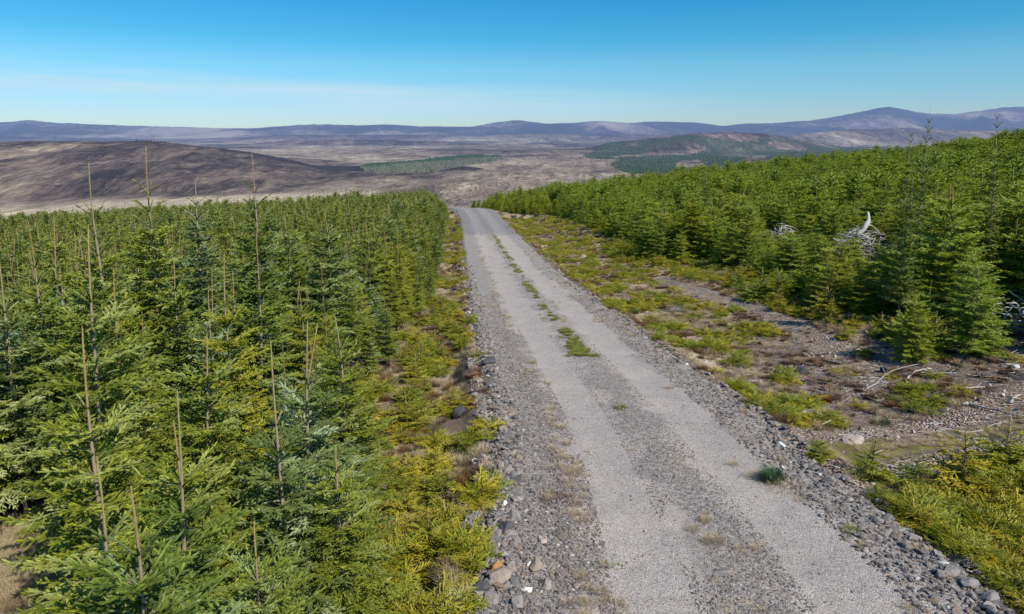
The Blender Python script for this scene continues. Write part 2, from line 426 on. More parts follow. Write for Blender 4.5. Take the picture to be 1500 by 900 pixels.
# ------------------------------------------------------------------ ground sheet
def ground_material():
    m = NT('heath_ground'); p = m.pos()
    r = m.n('ShaderNodeVectorMath', operation='LENGTH'); m.set(r.inputs[0], p); dist = r.outputs['Value']
    # near: soil, litter, dead grass, moss, stones
    n1 = m.noise(p, .55, 5, .6); n2 = m.noise(p, 2.3, 6, .7); n3 = m.noise(p, 14, 5, .75); n4 = m.noise(p, 60, 3, .7)
    soil = m.mix(n3, (.14, .09, .065), (.46, .335, .265))
    straw = m.mix(n4, (.38, .28, .16), (.72, .58, .40))
    moss = m.mix(n3, (.16, .16, .03), (.38, .36, .08))
    c = m.mix(m.stp(m.math('ADD', m.math('MULTIPLY', n2, .7), m.math('MULTIPLY', n3, .3)), .50, .60), soil, straw)
    c = m.mix(m.stp(m.math('ADD', m.math('MULTIPLY', n1, .5), m.math('MULTIPLY', n3, .5)), .50, .60), c, moss)
    v = m.vor(p, 16); v2 = m.vor(p, 38)
    stone = m.mix(m.n('ShaderNodeSeparateColor').outputs[0], (.3, .3, .3), (.3, .3, .3))
    sep = m.n('ShaderNodeSeparateColor'); m.set(sep.inputs[0], v.outputs['Color'])
    sep2 = m.n('ShaderNodeSeparateColor'); m.set(sep2.inputs[0], v2.outputs['Color'])
    stone = m.ramp(sep.outputs[0], [(0, (.24, .155, .11)), (.45, (.48, .345, .26)), (.8, (.62, .50, .40)), (1, (.8, .74, .67))])
    stone = m.mix(m.math('MULTIPLY', sep2.outputs[0], .5), stone, m.ramp(sep2.outputs[1], [(0, (.16, .10, .07)), (.5, (.38, .28, .21)), (1, (.78, .70, .62))]))
    stony = m.attr('stony')
    sf = m.stp(m.math('ADD', m.math('MULTIPLY_ADD', stony, 1.0, m.math('MULTIPLY', n3, .9)), m.math('MULTIPLY', n2, .55)), .98, 1.32)
    c = m.mix(sf, c, stone)
    c = m.mix(m.stp(m.math('MULTIPLY', m.attr('mossy'), m.math('MULTIPLY_ADD', n2, 1., .4)), .35, .75), c, m.mix(m.math('MULTIPLY_ADD', n4, .8, m.math('MULTIPLY_ADD', n3, 1.2, -.5)), (.12, .10, .03), (.50, .46, .24)))
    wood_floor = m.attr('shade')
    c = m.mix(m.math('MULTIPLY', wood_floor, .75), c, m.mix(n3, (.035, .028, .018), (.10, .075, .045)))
    straw_f = m.stp(m.math('ADD', m.attr('straw'), m.math('MULTIPLY', n2, .4)), .6, .9)
    c = m.mix(straw_f, c, m.mix(n4, (.50, .40, .25), (.78, .66, .46)))
    # far: moorland of heather, pale grass and burnt strips
    sc = m.n('ShaderNodeVectorMath', operation='MULTIPLY'); m.set(sc.inputs[0], p); sc.inputs[1].default_value = (1, .36, .2); q = sc.outputs[0]
    a1 = m.noise(q, .0022, 5, .62, .9); a2 = m.noise(q, .0085, 5, .66, 1.2); a3 = m.noise(q, .035, 5, .72, .6); a5 = m.noise(q, .14, 4, .7)
    mott = m.math('MULTIPLY_ADD', a2, .40, m.math('MULTIPLY_ADD', a3, .36, m.math('MULTIPLY', a5, .24)))
    mott = m.math('ADD', m.math('MULTIPLY', m.math('SUBTRACT', mott, .5), 2.5), .5)
    lev = m.math('SUBTRACT', m.math('MULTIPLY_ADD', m.math('SUBTRACT', a1, .5), -.9, mott), m.math('MULTIPLY', m.math('SUBTRACT', m.attr('crest'), .5), .95))
    fm = m.ramp(lev, [(.16, (.052, .042, .042)), (.34, (.130, .098, .085)), (.50, (.235, .178, .138)), (.66, (.34, .27, .20)), (.86, (.54, .45, .33))])
    fm = m.mix(m.math('MULTIPLY', m.attr('hill'), .25), fm, m.mix(1., fm, (.62, .60, .62), 'MULTIPLY'))
    fm = m.mix(m.stp(m.math('MULTIPLY_ADD', a3, .35, m.attr('pale')), .5, .85), fm, m.mix(a3, (.42, .33, .22), (.66, .55, .40)))
    wood = m.math('MULTIPLY', m.stp(m.math('MULTIPLY_ADD', a3, .45, m.attr('wood')), 1.08, 1.26), .9)
    fm = m.mix(wood, fm, m.mix(m.noise(q, .05, 4, .8), (.028, .052, .030), (.075, .112, .058)))
    fm = m.mix(m.math('MULTIPLY', m.attr('larch'), .9), fm, m.mix(a3, (.10, .11, .075), (.20, .20, .14)))
    fm = m.mix(m.stp(dist, 8500, 11500), fm, m.mix(1., fm, (.72, .72, .74), 'MULTIPLY'))
    far = m.stp(dist, 230, 420)
    c = m.mix(far, c, fm)
    hb = m.math('ADD', m.math('MULTIPLY', n3, .5), m.math('MULTIPLY', n4, .25))
    hb = m.math('ADD', hb, m.math('MULTIPLY', m.math('MULTIPLY', v.outputs[0], -2.5), sf))
    nrm = m.bump(hb, 1., .07)
    nb = m.bump(m.math('ADD', a3, m.math('MULTIPLY', a2, 2)), .8, 25., nrm)
    b = m.bsdf(c, .95, .1, nb)
    b.node.inputs['Roughness'].default_value = .95
    c = c
    # aerial haze painted into the material: bluish emission mixed in with distance
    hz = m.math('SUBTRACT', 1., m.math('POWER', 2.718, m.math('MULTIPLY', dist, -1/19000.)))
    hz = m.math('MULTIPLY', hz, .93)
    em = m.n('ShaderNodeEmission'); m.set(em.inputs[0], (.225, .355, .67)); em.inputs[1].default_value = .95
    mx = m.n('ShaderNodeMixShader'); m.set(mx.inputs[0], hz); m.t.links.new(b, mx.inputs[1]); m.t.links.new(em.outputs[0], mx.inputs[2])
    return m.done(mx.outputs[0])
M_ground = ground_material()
def in_poly(x, y, P):
    c = np.zeros(np.shape(x), bool); n = len(P)
    for i in range(n):
        x1, y1 = P[i]; x2, y2 = P[(i+1) % n]
        c ^= ((y1 > y) != (y2 > y)) & (x < (x2-x1)*(y-y1)/(y2-y1+1e-12)+x1)
    return c
FE = [at(px, py)[:2] for px, py in [(1496, 518), (1400, 508), (1300, 490), (1215, 455), (1150, 432), (1080, 402), (1010, 388), (950, 385), (880, 352), (840, 328), (800, 312), (760, 303)]]
FEx = np.array([p[0] for p in FE]); FEy = np.array([p[1] for p in FE]); _o = np.argsort(FEy)
def right_edge(y):     # where the right-hand plantation begins
    e = np.where(y < FEy.min(), FEx[_o][0]+(FEy.min()-y)*.9, np.interp(y, FEy[_o], FEx[_o]))
    return np.minimum(e, np.where(y > 112, Rx(y)+1.5+np.maximum(126-y, 0)*.4, 1e9))
def left_edge(y): return Lx(y)-np.interp(y, [0, 6, 9, 12, 20, 26, 36, 140, 200], [1.7, 1.7, 2.5, 3.1, 3.1, 2.5, 2.1, 2.1, 3.])
WOODS = [[(853, 232), (876, 216), (900, 204), (960, 203), (1000, 199), (1040, 200), (1075, 206), (1120, 203), (1165, 207), (1210, 213), (1270, 219), (1350, 222), (1400, 232), (1300, 250), (1200, 255), (1030, 262), (930, 258), (893, 243), (905, 234)],
         [(600, 288), (640, 279), (700, 277), (760, 281), (740, 292), (640, 296)]]
HOLES = [[(896, 231), (940, 226), (975, 218), (1005, 213), (1040, 216), (1012, 226), (960, 229)], [(1108, 209), (1180, 214), (1182, 221), (1150, 220)], [(995, 233), (1035, 236), (1028, 250), (990, 247)],
         [(925, 209), (945, 208), (940, 213), (924, 213)], [(1050, 200), (1110, 201), (1090, 207), (1055, 207)], [(1090, 232), (1120, 228), (1130, 238), (1095, 242)]]
WEDGE = [(531, 246), (545, 241), (600, 238), (650, 231), (700, 227), (732, 229), (728, 236), (690, 241), (650, 248), (610, 259), (585, 265), (562, 256), (540, 252)]
SP = at(25, 830)
STRIP = [at(px, py)[:2] for px, py in [(965, 408), (1000, 420), (1050, 437), (1110, 455), (1165, 480), (1230, 515)]]
def build_ground():
    ar = np.concatenate([np.linspace(-180, -56, 90, endpoint=False), np.linspace(-56, 56, 1150, endpoint=False), np.linspace(56, 180, 91)])
    ar = np.radians(ar)
    rr = np.concatenate([[.3, 1, 1.8, 2.6], np.geomspace(3.2, 60, 330, endpoint=False), np.geomspace(60, 42000, 420)])
    A, Rr = np.meshgrid(ar, rr)
    x = np.sin(A)*Rr; y = np.cos(A)*Rr
    z = H(x, y)
    nr, na = x.shape
    V = np.stack([x, y, z], -1).reshape(-1, 3)
    i = np.arange(nr-1)[:, None]*na; j = np.arange(na-1)[None, :]
    F = np.stack([i+j, i+j+1, i+na+j+1, i+na+j], -1).reshape(-1, 4)[:, ::-1]
    x = V[:, 0]; y = V[:, 1]; z = V[:, 2]; r = np.hypot(x, y)
    yy = np.maximum(y, 1e-3); px, py = proj(x, yy, z); front = (y > 100)
    wood = np.zeros(len(x))
    dx = fbm(x/300, y/300, 3, 61)*8; dy = fbm(x/300, y/300, 3, 66)*3
    for P in WOODS: wood = np.maximum(wood, in_poly(px+dx, py+dy, P) & front & (r > 1500) & (r < 9000))
    for P in HOLES: wood = wood*(1-(in_poly(px+dx, py+dy, P) & front))
    wedge = in_poly(px, py, WEDGE) & front & (r > 1500) & (r < 6500)
    td_ = track_d(x, y); stony = np.exp(-((td_-1.0)/.5)**2)*(r < 60); mossy = np.exp(-(td_/.42)**2)*(r < 60)*sm(7.5, 9.5, x)
    rr_ = x-Rx(y); stony = np.maximum(stony, .5*((rr_ > 2.5) & (r < 60))*np.exp(-((y-19.5)/5.5)**2)*(x < right_edge(y)+1))
    stony = np.maximum(stony, .8*np.exp(-np.minimum(np.abs(x-Lx(y)), np.abs(x-Rx(y)))**2/.35)*(r < 220))
    stony = np.maximum(stony, .95*np.exp(-(strip_d(x, y)/.9)**2)*(r < 90))
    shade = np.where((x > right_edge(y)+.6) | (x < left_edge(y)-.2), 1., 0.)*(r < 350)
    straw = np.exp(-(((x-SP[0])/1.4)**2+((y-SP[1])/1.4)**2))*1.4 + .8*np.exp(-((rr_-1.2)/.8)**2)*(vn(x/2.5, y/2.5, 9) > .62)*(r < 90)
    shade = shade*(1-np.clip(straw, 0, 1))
    Yy = np.maximum(y, 1); t = x/Yy
    hill = sm(900, 1100, r)*(1-sm(1900, 2300, r))*sm(-.04, -.10, t)*front
    pale = np.exp(-((r-900)/170)**2)*(t < -.2)*front*.75 + .42*np.exp(-((r-3400)/500)**2)*sm(-.1, -.3, t)
    crs = farz(x, y, True)[1]
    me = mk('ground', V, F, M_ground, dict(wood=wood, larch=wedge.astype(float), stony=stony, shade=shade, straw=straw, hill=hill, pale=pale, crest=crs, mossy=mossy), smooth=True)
    o = link('ground', me, kind='structure')
    return V[wood > 0], V[wedge]
woodV, wedgeV = build_ground()

# ------------------------------------------------------------------ road
def road_material():
    m = NT('crushed_gravel'); p = m.pos()
    co = m.attr('coarse'); yv = m.n('ShaderNodeSeparateXYZ'); m.set(yv.inputs[0], p); Y = yv.outputs[1]
    nl = m.noise(p, .9, 4, .6); nm_ = m.noise(p, 5, 4, .65)
    va = m.vor(p, 62); vb = m.vor(p, 20); vc = m.vor(p, 120)
    def sepc(v): s = m.n('ShaderNodeSeparateColor'); m.set(s.inputs[0], v.outputs['Color']); return s.outputs
    sa, sb, sc = sepc(va), sepc(vb), sepc(vc)
    fine = m.mix(.5, m.ramp(sa[0], [(0, (.22, .19, .17)), (.5, (.48, .42, .375)), (.9, (.70, .62, .56)), (1, (.85, .82, .8))]),
                 m.ramp(sc[0], [(0, (.20, .17, .155)), (.5, (.51, .45, .415)), (.92, (.74, .68, .63)), (1, (.85, .82, .8))]))
    coarse = m.ramp(sb[0], [(0, (.10, .09, .09)), (.3, (.27, .25, .24)), (.6, (.42, .38, .35)), (.85, (.50, .42, .37)), (1, (.7, .65, .6))])
    coarse = m.mix(.35, coarse, m.ramp(sa[1], [(0, (.05, .05, .055)), (.5, (.22, .2, .19)), (1, (.48, .45, .43))]))
    f = m.math('MULTIPLY', m.stp(m.math('ADD', co, m.math('MULTIPLY_ADD', nm_, .9, -.45)), .25, .75), m.math('MULTIPLY_ADD', nl, .9, .25))
    c = m.mix(f, fine, coarse)
    c = m.mix(1., c, m.ramp(m.math('MULTIPLY_ADD', nl, .6, m.math('MULTIPLY', nm_, .4)), [(.35, (.86, .85, .84)), (.6, (1.05, 1.05, 1.04))]), 'MULTIPLY')
    c = m.mix(m.math('MULTIPLY', m.stp(nl, .5, .7), .3), c, m.mix(1., c, (1.12, 1.02, .9), 'MULTIPLY'))
    # pale dead grass dust along the middle and margins, moss in places
    gr = m.math('MULTIPLY', m.attr('dry'), m.stp(m.math('ADD', m.math('MULTIPLY', nm_, .6), m.math('MULTIPLY', m.noise(p, 25, 3, .8), .4)), .50, .62))
    c = m.mix(gr, c, m.mix(m.noise(p, 80, 2), (.38, .29, .17), (.62, .52, .36)))
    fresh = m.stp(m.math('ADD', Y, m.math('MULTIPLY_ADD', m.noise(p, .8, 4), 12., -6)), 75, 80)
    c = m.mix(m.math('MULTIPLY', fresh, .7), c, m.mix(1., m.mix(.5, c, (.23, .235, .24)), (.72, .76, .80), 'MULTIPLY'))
    h = m.math('ADD', m.math('MULTIPLY', m.math('MULTIPLY', vb.outputs[0], -9), f), m.math('MULTIPLY', va.outputs[0], -9))
    h = m.math('ADD', h, m.math('MULTIPLY', nm_, .6))
    return m.done(m.bsdf(c, .92, .2, m.bump(h, .5, .008)))
M_road = road_material()
def coarse_f(f, n): 
    g = np.minimum(np.abs(f-.35)/.112, np.abs(f-.715)/.11)
    return sm(.45, 1.5, g+n*1.7)*np.where((f > .4) & (f < .66), .95, 1)
def build_road():
    fs = np.linspace(-.075, 1.075, 150)
    ys = np.concatenate([np.arange(-30, 4, .5), np.arange(4, 30, .05), np.geomspace(30, 195, 420)])
    Fg, Y = np.meshgrid(fs, ys)
    wob = 1+0*Fg
    l = Lx(Y); r = Rx(Y)
    x = l+(r-l)*Fg + (fbm(Y*.9, Fg*0+3, 4, 71)*.22)*np.where(Fg < .5, 1-sm(.0, .25, Fg), 0) + (fbm(Y*.9, Fg*0+9, 4, 75)*.22)*np.where(Fg > .5, sm(.75, 1, Fg), 0)
    z = road_z(x, Y)
    V = np.stack([x, Y, z], -1).reshape(-1, 3); nr, na = x.shape
    i = np.arange(nr-1)[:, None]*na; j = np.arange(na-1)[None, :]
    F = np.stack([i+j, i+j+1, i+na+j+1, i+na+j], -1).reshape(-1, 4)
    f = Fg.ravel(); n = fbm(V[:, 0]*1.1, V[:, 1]*1.1, 4, 77)*.5
    co = coarse_f(f, n)
    dry = np.exp(-((f-.53)/.07)**2) + .8*np.exp(-((f-.19)/.05)**2)+.9*np.exp(-((f-.88)/.05)**2)
    dry *= sm(.42, .62, vn(V[:, 0]*.9, V[:, 1]*.5, 4))
    link('forest_road', mk('forest_road', V, F, M_road, dict(coarse=co, dry=dry), smooth=True), kind='structure')
build_road()

# ------------------------------------------------------------------ scatter through geometry nodes ("stuff")
def proto(name, me):
    return bpy.data.objects.new(name, me)
def scatter(name, P, rot, scl, idx, protos, label=None):
    P = np.asarray(P, dtype=np.float32)
    me = bpy.data.meshes.new(name); me.vertices.add(len(P)); me.vertices.foreach_set('co', P.ravel())
    for k, a, t, f in (('rot', rot, 'FLOAT_VECTOR', 'vector'), ('scl', scl, 'FLOAT_VECTOR', 'vector'), ('idx', idx, 'INT', 'value')):
        at_ = me.attributes.new(k, t, 'POINT'); at_.data.foreach_set(f, np.asarray(a, dtype=np.int32 if t == 'INT' else np.float32).ravel())
    o = link(name, me, kind='stuff')
    if label: o['label'] = label
    ng = bpy.data.node_groups.new(name+'_scatter', 'GeometryNodeTree')
    ng.interface.new_socket('Geometry', in_out='INPUT', socket_type='NodeSocketGeometry'); ng.interface.new_socket('Geometry', in_out='OUTPUT', socket_type='NodeSocketGeometry')
    N = ng.nodes; Lk = ng.links
    gi = N.new('NodeGroupInput'); go = N.new('NodeGroupOutput'); j = N.new('GeometryNodeJoinGeometry')
    def na(nm, dt):
        a = N.new('GeometryNodeInputNamedAttribute'); a.data_type = dt; a.inputs[0].default_value = nm; return a.outputs[0]
    ra, sa, ia = na('rot', 'FLOAT_VECTOR'), na('scl', 'FLOAT_VECTOR'), na('idx', 'INT')
    for k, pr in enumerate(protos):
        oi = N.new('GeometryNodeObjectInfo'); oi.inputs['Object'].default_value = pr; oi.inputs['As Instance'].default_value = True
        cmp_ = N.new('FunctionNodeCompare'); cmp_.data_type = 'INT'; cmp_.operation = 'EQUAL'; Lk.new(ia, cmp_.inputs[2]); cmp_.inputs[3].default_value = k
        ip = N.new('GeometryNodeInstanceOnPoints'); Lk.new(gi.outputs[0], ip.inputs['Points']); Lk.new(cmp_.outputs[0], ip.inputs['Selection'])
        Lk.new(oi.outputs['Geometry'], ip.inputs['Instance'])
        Lk.new(ra, ip.inputs['Rotation']); Lk.new(sa, ip.inputs['Scale']); Lk.new(ip.outputs[0], j.inputs[0])
    Lk.new(j.outputs[0], go.inputs[0])
    md = o.modifiers.new('scatter', 'NODES'); md.node_group = ng
    return o
def rotz(n): return np.stack([rng.uniform(-.08, .08, n), rng.uniform(-.08, .08, n), rng.uniform(0, 6.28, n)], 1)
def rot3(n): return rng.uniform(0, 6.28, (n, 3))
def s3(s): return np.repeat(np.asarray(s)[:, None], 3, 1)

# ------------------------------------------------------------------ rocks
def rock_mat(name, ramp, scale=9):
    m = NT(name); tc = m.n('ShaderNodeTexCoord').outputs['Object']
    r = m.orand(); c = m.ramp(r, ramp)
    n = m.noise(tc, 3.5, 5, .65); n2 = m.noise(tc, 14, 4, .7)
    c = m.mix(1., c, m.ramp(n, [(.3, (.62, .60, .58)), (.55, (1, 1, 1)), (.75, (1.25, 1.2, 1.12))]), 'MULTIPLY')
    return m.done(m.bsdf(c, .85, .25, m.bump(m.math('ADD', n, m.math('MULTIPLY', n2, .4)), .7, .05)))
GREYS = [(0, (.11, .105, .11)), (.2, (.23, .22, .215)), (.45, (.33, .30, .285)), (.62, (.40, .35, .31)), (.75, (.38, .27, .20)), (.86, (.34, .30, .275)), (.97, (.42, .39, .37)), (.995, (.78, .76, .74))]
M_rock = rock_mat('schist_rock', GREYS)
M_fine = rock_mat('gravel_chip', [(0, (.16, .155, .16)), (.3, (.26, .245, .24)), (.6, (.36, .335, .32)), (.85, (.45, .41, .38)), (.95, (.7, .68, .66))])
M_pale = rock_mat('pale_rubble', [(0, (.26, .19, .15)), (.4, (.46, .36, .29)), (.75, (.62, .52, .44)), (1, (.8, .76, .70))])
M_orange = rock_mat('orange_rock', [(0, (.48, .25, .10)), (1, (.48, .25, .10))])
M_warm = rock_mat('warm_grey_rock', [(0, (.36, .30, .245)), (1, (.36, .30, .245))])
M_dark = rock_mat('dark_slate', [(0, (.075, .078, .088)), (1, (.10, .10, .115))])
M_white = rock_mat('white_quartz', [(0, (.78, .72, .68)), (1, (.8, .76, .72))])
M_slab = rock_mat('pinkish_slab', [(0, (.46, .38, .34)), (1, (.52, .43, .38))])
def rock_mesh(name, seed, mat, sx=1, sy=.75, sz=.5, npt=16, sub=True):
    r = np.random.default_rng(seed); bm = bmesh.new()
    for _ in range(npt):
        v = r.normal(size=3); v /= np.linalg.norm(v); v *= r.uniform(.8, 1.)
        bm.verts.new((v[0]*sx*.5, v[1]*sy*.5, np.clip(v[2]*sz*.5*1.3, -sz*.5, sz*.5)))
    res = bmesh.ops.convex_hull(bm, input=bm.verts)
    dead = [e for e in res['geom_interior'] if isinstance(e, bmesh.types.BMVert)]
    bmesh.ops.delete(bm, geom=dead, context='VERTS')
    if sub:
        bmesh.ops.bevel(bm, geom=list(bm.edges), offset=.02*sx, segments=1, affect='EDGES')
        bmesh.ops.triangulate(bm, faces=bm.faces)
    me = bpy.data.meshes.new(name); bm.to_mesh(me); bm.free(); me.materials.append(mat)
    return me
RP = [proto('stone', rock_mesh('stone', 100+i, M_rock, 1, random.uniform(.55, .95), random.uniform(.25, .6), 14)) for i in range(7)]
CP = [proto('chip', rock_mesh('chip', 200+i, M_fine, 1, random.uniform(.6, .95), random.uniform(.3, .6), 10, False)) for i in range(4)]
PP = [proto('rubble', rock_mesh('rubble', 300+i, M_pale, 1, random.uniform(.6, .95), random.uniform(.3, .6), 12)) for i in range(4)]
def stones():
    P = []; S = []; I = []
    def band(n, f0, f1, y0, y1, s0, s1, thin, big=0, pw=1.):
        u = rng.random(n); y = y0*(y1/y0)**(u**pw)          # denser near the viewer
        f = rng.uniform(f0, f1, n)
        l = Lx(y); r = Rx(y); x = l+(r-l)*f
        k = vn(x*1.2, y*1.2, 13) > thin; x, y = x[k], y[k]
        s = s0*(s1/s0)**rng.random(len(x))**1.6
        P.append(np.stack([x, y, surf(x, y)+s*.12], 1)); S.append(s)
    band(19000, -.04, .20, 4.5, 34, .025, .105, .05)
    band(4200, -.07, .08, 4.5, 50, .09, .24, .3)
    band(9000, .16, .27, 4.5, 25, .025, .07, .25)
    band(15000, .42, .64, 4.5, 24, .018, .055, .2)
    band(9000, .82, 1.03, 4.5, 34, .035, .13, .1)
    band(1800, .93, 1.05, 4.5, 50, .09, .26, .3)
    band(3000, -.05, 1.04, 4.5, 40, .02, .06, .1)
    P = np.concatenate(P); S = np.concatenate(S); n = len(S)
    rot = np.stack([rng.uniform(-.5, .5, n), rng.uniform(-.5, .5, n), rng.uniform(0, 6.28, n)], 1)
    scatter('gravel', P, rot, s3(S), rng.integers(0, 7, n), RP, 'coarse grey stones along the margins and middle of the track')
    P = []; S = []
    band(26000, .2, .9, 4.8, 17, .009, .024, .0)
    P = np.concatenate(P); S = np.concatenate(S); n = len(S)
    scatter('gravel_chips', P, rot3(n), s3(S), rng.integers(0, 4, n), CP, 'fine pale chippings in the wheel tracks')
    # pale rubble on the side track and the cleared bank
    n = 42000; x = rng.uniform(5, 34, n); y = rng.uniform(9, 34, n)
    w = np.exp(-((track_d(x, y)-1.0)/.55)**2)*.95 + .6*np.exp(-((y-20)/6.5)**2)*(x < right_edge(y)+1)
    w *= sm(.3, .6, vn(x*1.1, y*1.1, 19)); k = (rng.random(n) < w) & (x > Rx(y)+.5)
    x, y = x[k], y[k]; s = .03*(.22/.03)**(rng.random(len(x))**2.4); n = len(x)
    scatter('rubble', np.stack([x, y, surf(x, y)+s*.1], 1), rot3(n)*[.2, .2, 1], s3(s), rng.integers(0, 4, n), PP, 'pale pinkish rubble on the cleared side track')
stones()
def rock(px, py, size, mat, seed, label, flat=.5, rz=0, name='rock', group=None, ry=.75):
    x, y, z = at(px, py)
    o = link(name, rock_mesh(name, seed, mat, size, size*ry, size*flat, 18), loc=(x, y, z+size*flat*.18))
    o.rotation_euler = (random.uniform(-.2, .2), random.uniform(-.2, .2), rz)
    return tag(o, label, 'rock', group)
rock(735, 850, .42, M_warm, 1, 'large warm grey boulder below the orange one on the left track edge', .55, .4)
rock(728, 838, .27, M_orange, 2, 'orange rust-coloured boulder on the left edge of the track', .7, 1.2)
rock(706, 864, .34, M_dark, 3, 'dark slate lump left of the large warm grey boulder', .5, .2)
rock(772, 866, .17, M_white, 4, 'white quartz stone right of the large warm grey boulder', .5, .3)
rock(785, 832, .34, M_warm, 5, 'long rounded brown grey stone lying above the white quartz stone', .5, 1.3, ry=.5)
rock(776, 828, .2, M_white, 6, 'thin white sliver of stone against the long brown stone', .3, 1.0, ry=.35)
rock(796, 795, .17, M_slab, 7, 'small tan block with a dark underside among the track stones', .6, .1)
rock(739, 740, .16, M_white, 8, 'white stone at the left track edge between the low bushes', .7, .7)
rock(740, 776, .36, M_dark, 9, 'grey upright block at the left track margin above the orange boulder', .6, .9)
rock(755, 757, .34, M_rock, 10, 'rounded grey stone beside the white stone on the left margin', .6, .3)
rock(674, 608, .5, M_dark, 11, 'dark blue-grey boulder in the dead grass left of the track', .7, .6)
rock(717, 532, .6, M_dark, 12, 'dark grey boulder at the shoulder beyond the low green bushes', .5, .2)
rock(1176, 547, .55, M_dark, 13, 'smooth grey boulder on the cleared bank above the dead grass', .6, .2)
rock(1296, 546, .4, M_dark, 14, 'small rounded grey boulder in the middle of the cleared bank', .7, .9)
rock(1190, 610, .75, M_slab, 15, 'flat pinkish slab at the mouth of the side track', .22, .2)
rock(1250, 648, .6, M_slab, 16, 'pale jagged slab lying lowest beside the track junction', .25, .5)
rock(1088, 448, .5, M_dark, 17, 'grey boulder on the pale strip of bare bank', .6, .5)
rock(854, 380, .9, M_slab, 18, 'pale sandy boulder in the heath right of the track', .7, .3)
rock(1487, 541, .28, M_white, 19, 'cream coloured stone at the far right end of the side track', .9, .3)
rock(1381, 604, .3, M_dark, 20, 'light grey stone in the moss strip of the side track', .4, .3)
rock(1232, 492, .35, M_dark, 21, 'grey stone at the foot of the yellow sapling by the plantation', .5, .3)
k = 0
for (px, py, s) in [(700, 800, .3), (722, 705, .26), (745, 690, .26), (700, 560, .4), (706, 545, .36), (688, 455, .4), (718, 880, .3), (760, 885, .3), (800, 860, .26), (1392, 840, .3), (1420, 860, .32), (1350, 770, .3), (1338, 790, .24),
                    (1300, 760, .24), (1450, 880, .3), (1405, 823, .3), (1230, 700, .22), (1165, 650, .2)]:
    rock(px, py, s, M_rock, 50+k, 'angular grey stone half sunk in the loose stony edge of the track', random.uniform(.35, .6), random.random()*6, group='larger stones along the track edges'); k += 1

# ------------------------------------------------------------------ deadwood
def wood_mat(name, a, b):
    m = NT(name); tc = m.n('ShaderNodeTexCoord').outputs['Object']
    sc = m.n('ShaderNodeVectorMath', operation='MULTIPLY'); m.set(sc.inputs[0], tc); sc.inputs[1].default_value = (30, 30, 6)
    n = m.noise(sc.outputs[0], 1, 4, .7)
    return m.done(m.bsdf(m.mix(n, a, b), .85, .2, m.bump(n, .5, .01)))
M_dead = wood_mat('bleached_wood', (.34, .31, .27), (.70, .67, .62))
M_deadgrey = wood_mat('grey_deadwood', (.22, .20, .185), (.5, .48, .45))
M_deaddark = wood_mat('charred_wood', (.03, .026, .022), (.09, .075, .065))
def stick(p0, p1, rad, mat, label, bow=.15, side=0, seed=0, knots=True, lift=.03, name='dead_branch'):
    bow *= .28; rad *= .7; a = np.array(at(*p0)); b = np.array(at(*p1)); r = np.random.default_rng(seed+500)
    L = np.linalg.norm(b-a); n = 9
    d = (b-a)/L; perp = np.array([-d[1], d[0], 0])
    P = []
    for t in np.linspace(0, 1, n):
        q = a+(b-a)*t + perp*bow*L*4*t*(1-t) + r.normal(size=3)*L*.012
        q[2] = max(q[2], float(surf(q[0], q[1])))+rad*.6+lift*4*t*(1-t)
        P.append(q)
    P = np.array(P); g = Geo(); c = P[0].copy()
    g.tube(P-c, np.linspace(rad, rad*.4, n), 7)
    for s in range(side):
        i = r.integers(2, n-2); q = P[i]-c; dd = d+perp*r.choice([-1, 1])*r.uniform(.5, 1.2)+np.array([0, 0, r.uniform(.1, .5)])
        dd /= np.linalg.norm(dd); l = L*r.uniform(.15, .35)
        g.tube(np.array([q, q+dd*l*.5, q+dd*l+np.array([0, 0, -.05*l])]), [rad*.5, rad*.35, rad*.15], 5)
    V, F, _ = g.get()
    return tag(link(name, mk(name, V, F, mat, smooth=True), loc=tuple(c)), label, 'branch')
stick((1266, 580), (1352, 532), .035, M_deadgrey, 'long curved grey branch arching across the cleared bank', .25, 1, 1)
stick((1329, 556), (1364, 541), .045, M_dead, 'bleached hooked branch arched up above the rubble', .35, 0, 2)
stick((1350, 551), (1402, 548), .035, M_dead, 'straight bleached stick right of the hooked branch', .05, 1, 3)
stick((1360, 568), (1381, 587), .04, M_deaddark, 'short black stick slanting across the side track', .02, 1, 4)
stick((1206, 608), (1240, 622), .06, M_deadgrey, 'grey log end lying beside the flat pinkish slab', .03, 0, 5)
stick((1395, 575), (1443, 568), .04, M_dead, 'pale split branch along the upper edge of the side track', .04, 1, 6)
stick((1420, 596), (1500, 611), .045, M_deadgrey, 'long thin grey pole lying along the lower edge of the side track', .04, 2, 7)
stick((1330, 690), (1347, 682), .03, M_dead, 'short white stick among the yellow saplings', .0, 0, 8)
stick((1270, 733), (1282, 722), .028, M_deadgrey, 'small forked pale stick on the edge stones', .2, 1, 9)
stick((1462, 548), (1500, 556), .05, M_deaddark, 'dark forked branch at the far end of the side track', .1, 3, 10)
stick((1480, 592), (1497, 580), .05, M_dead, 'stubby bleached root below the dark forked branch', .2, 1, 11)
stick((1408, 522), (1428, 518), .04, M_dead, 'short bleached stick at the foot of the plantation edge', .02, 0, 12)
stick((694, 800), (745, 757), .02, M_deadgrey, 'thin bowed grey stick leaning out over the left margin stones', .1, 1, 13)
stick((640, 880), (652, 835), .015, M_deadgrey, 'thin bent twig in the dead grass at the left verge', .15, 1, 14)
stick((1236, 520), (1275, 510), .03, M_dead, 'slim pale stick on the upper cleared bank', .1, 1, 15)
stick((1190, 560), (1225, 566), .03, M_dead, 'thin white branch among the heather on the bank', .08, 1, 16)

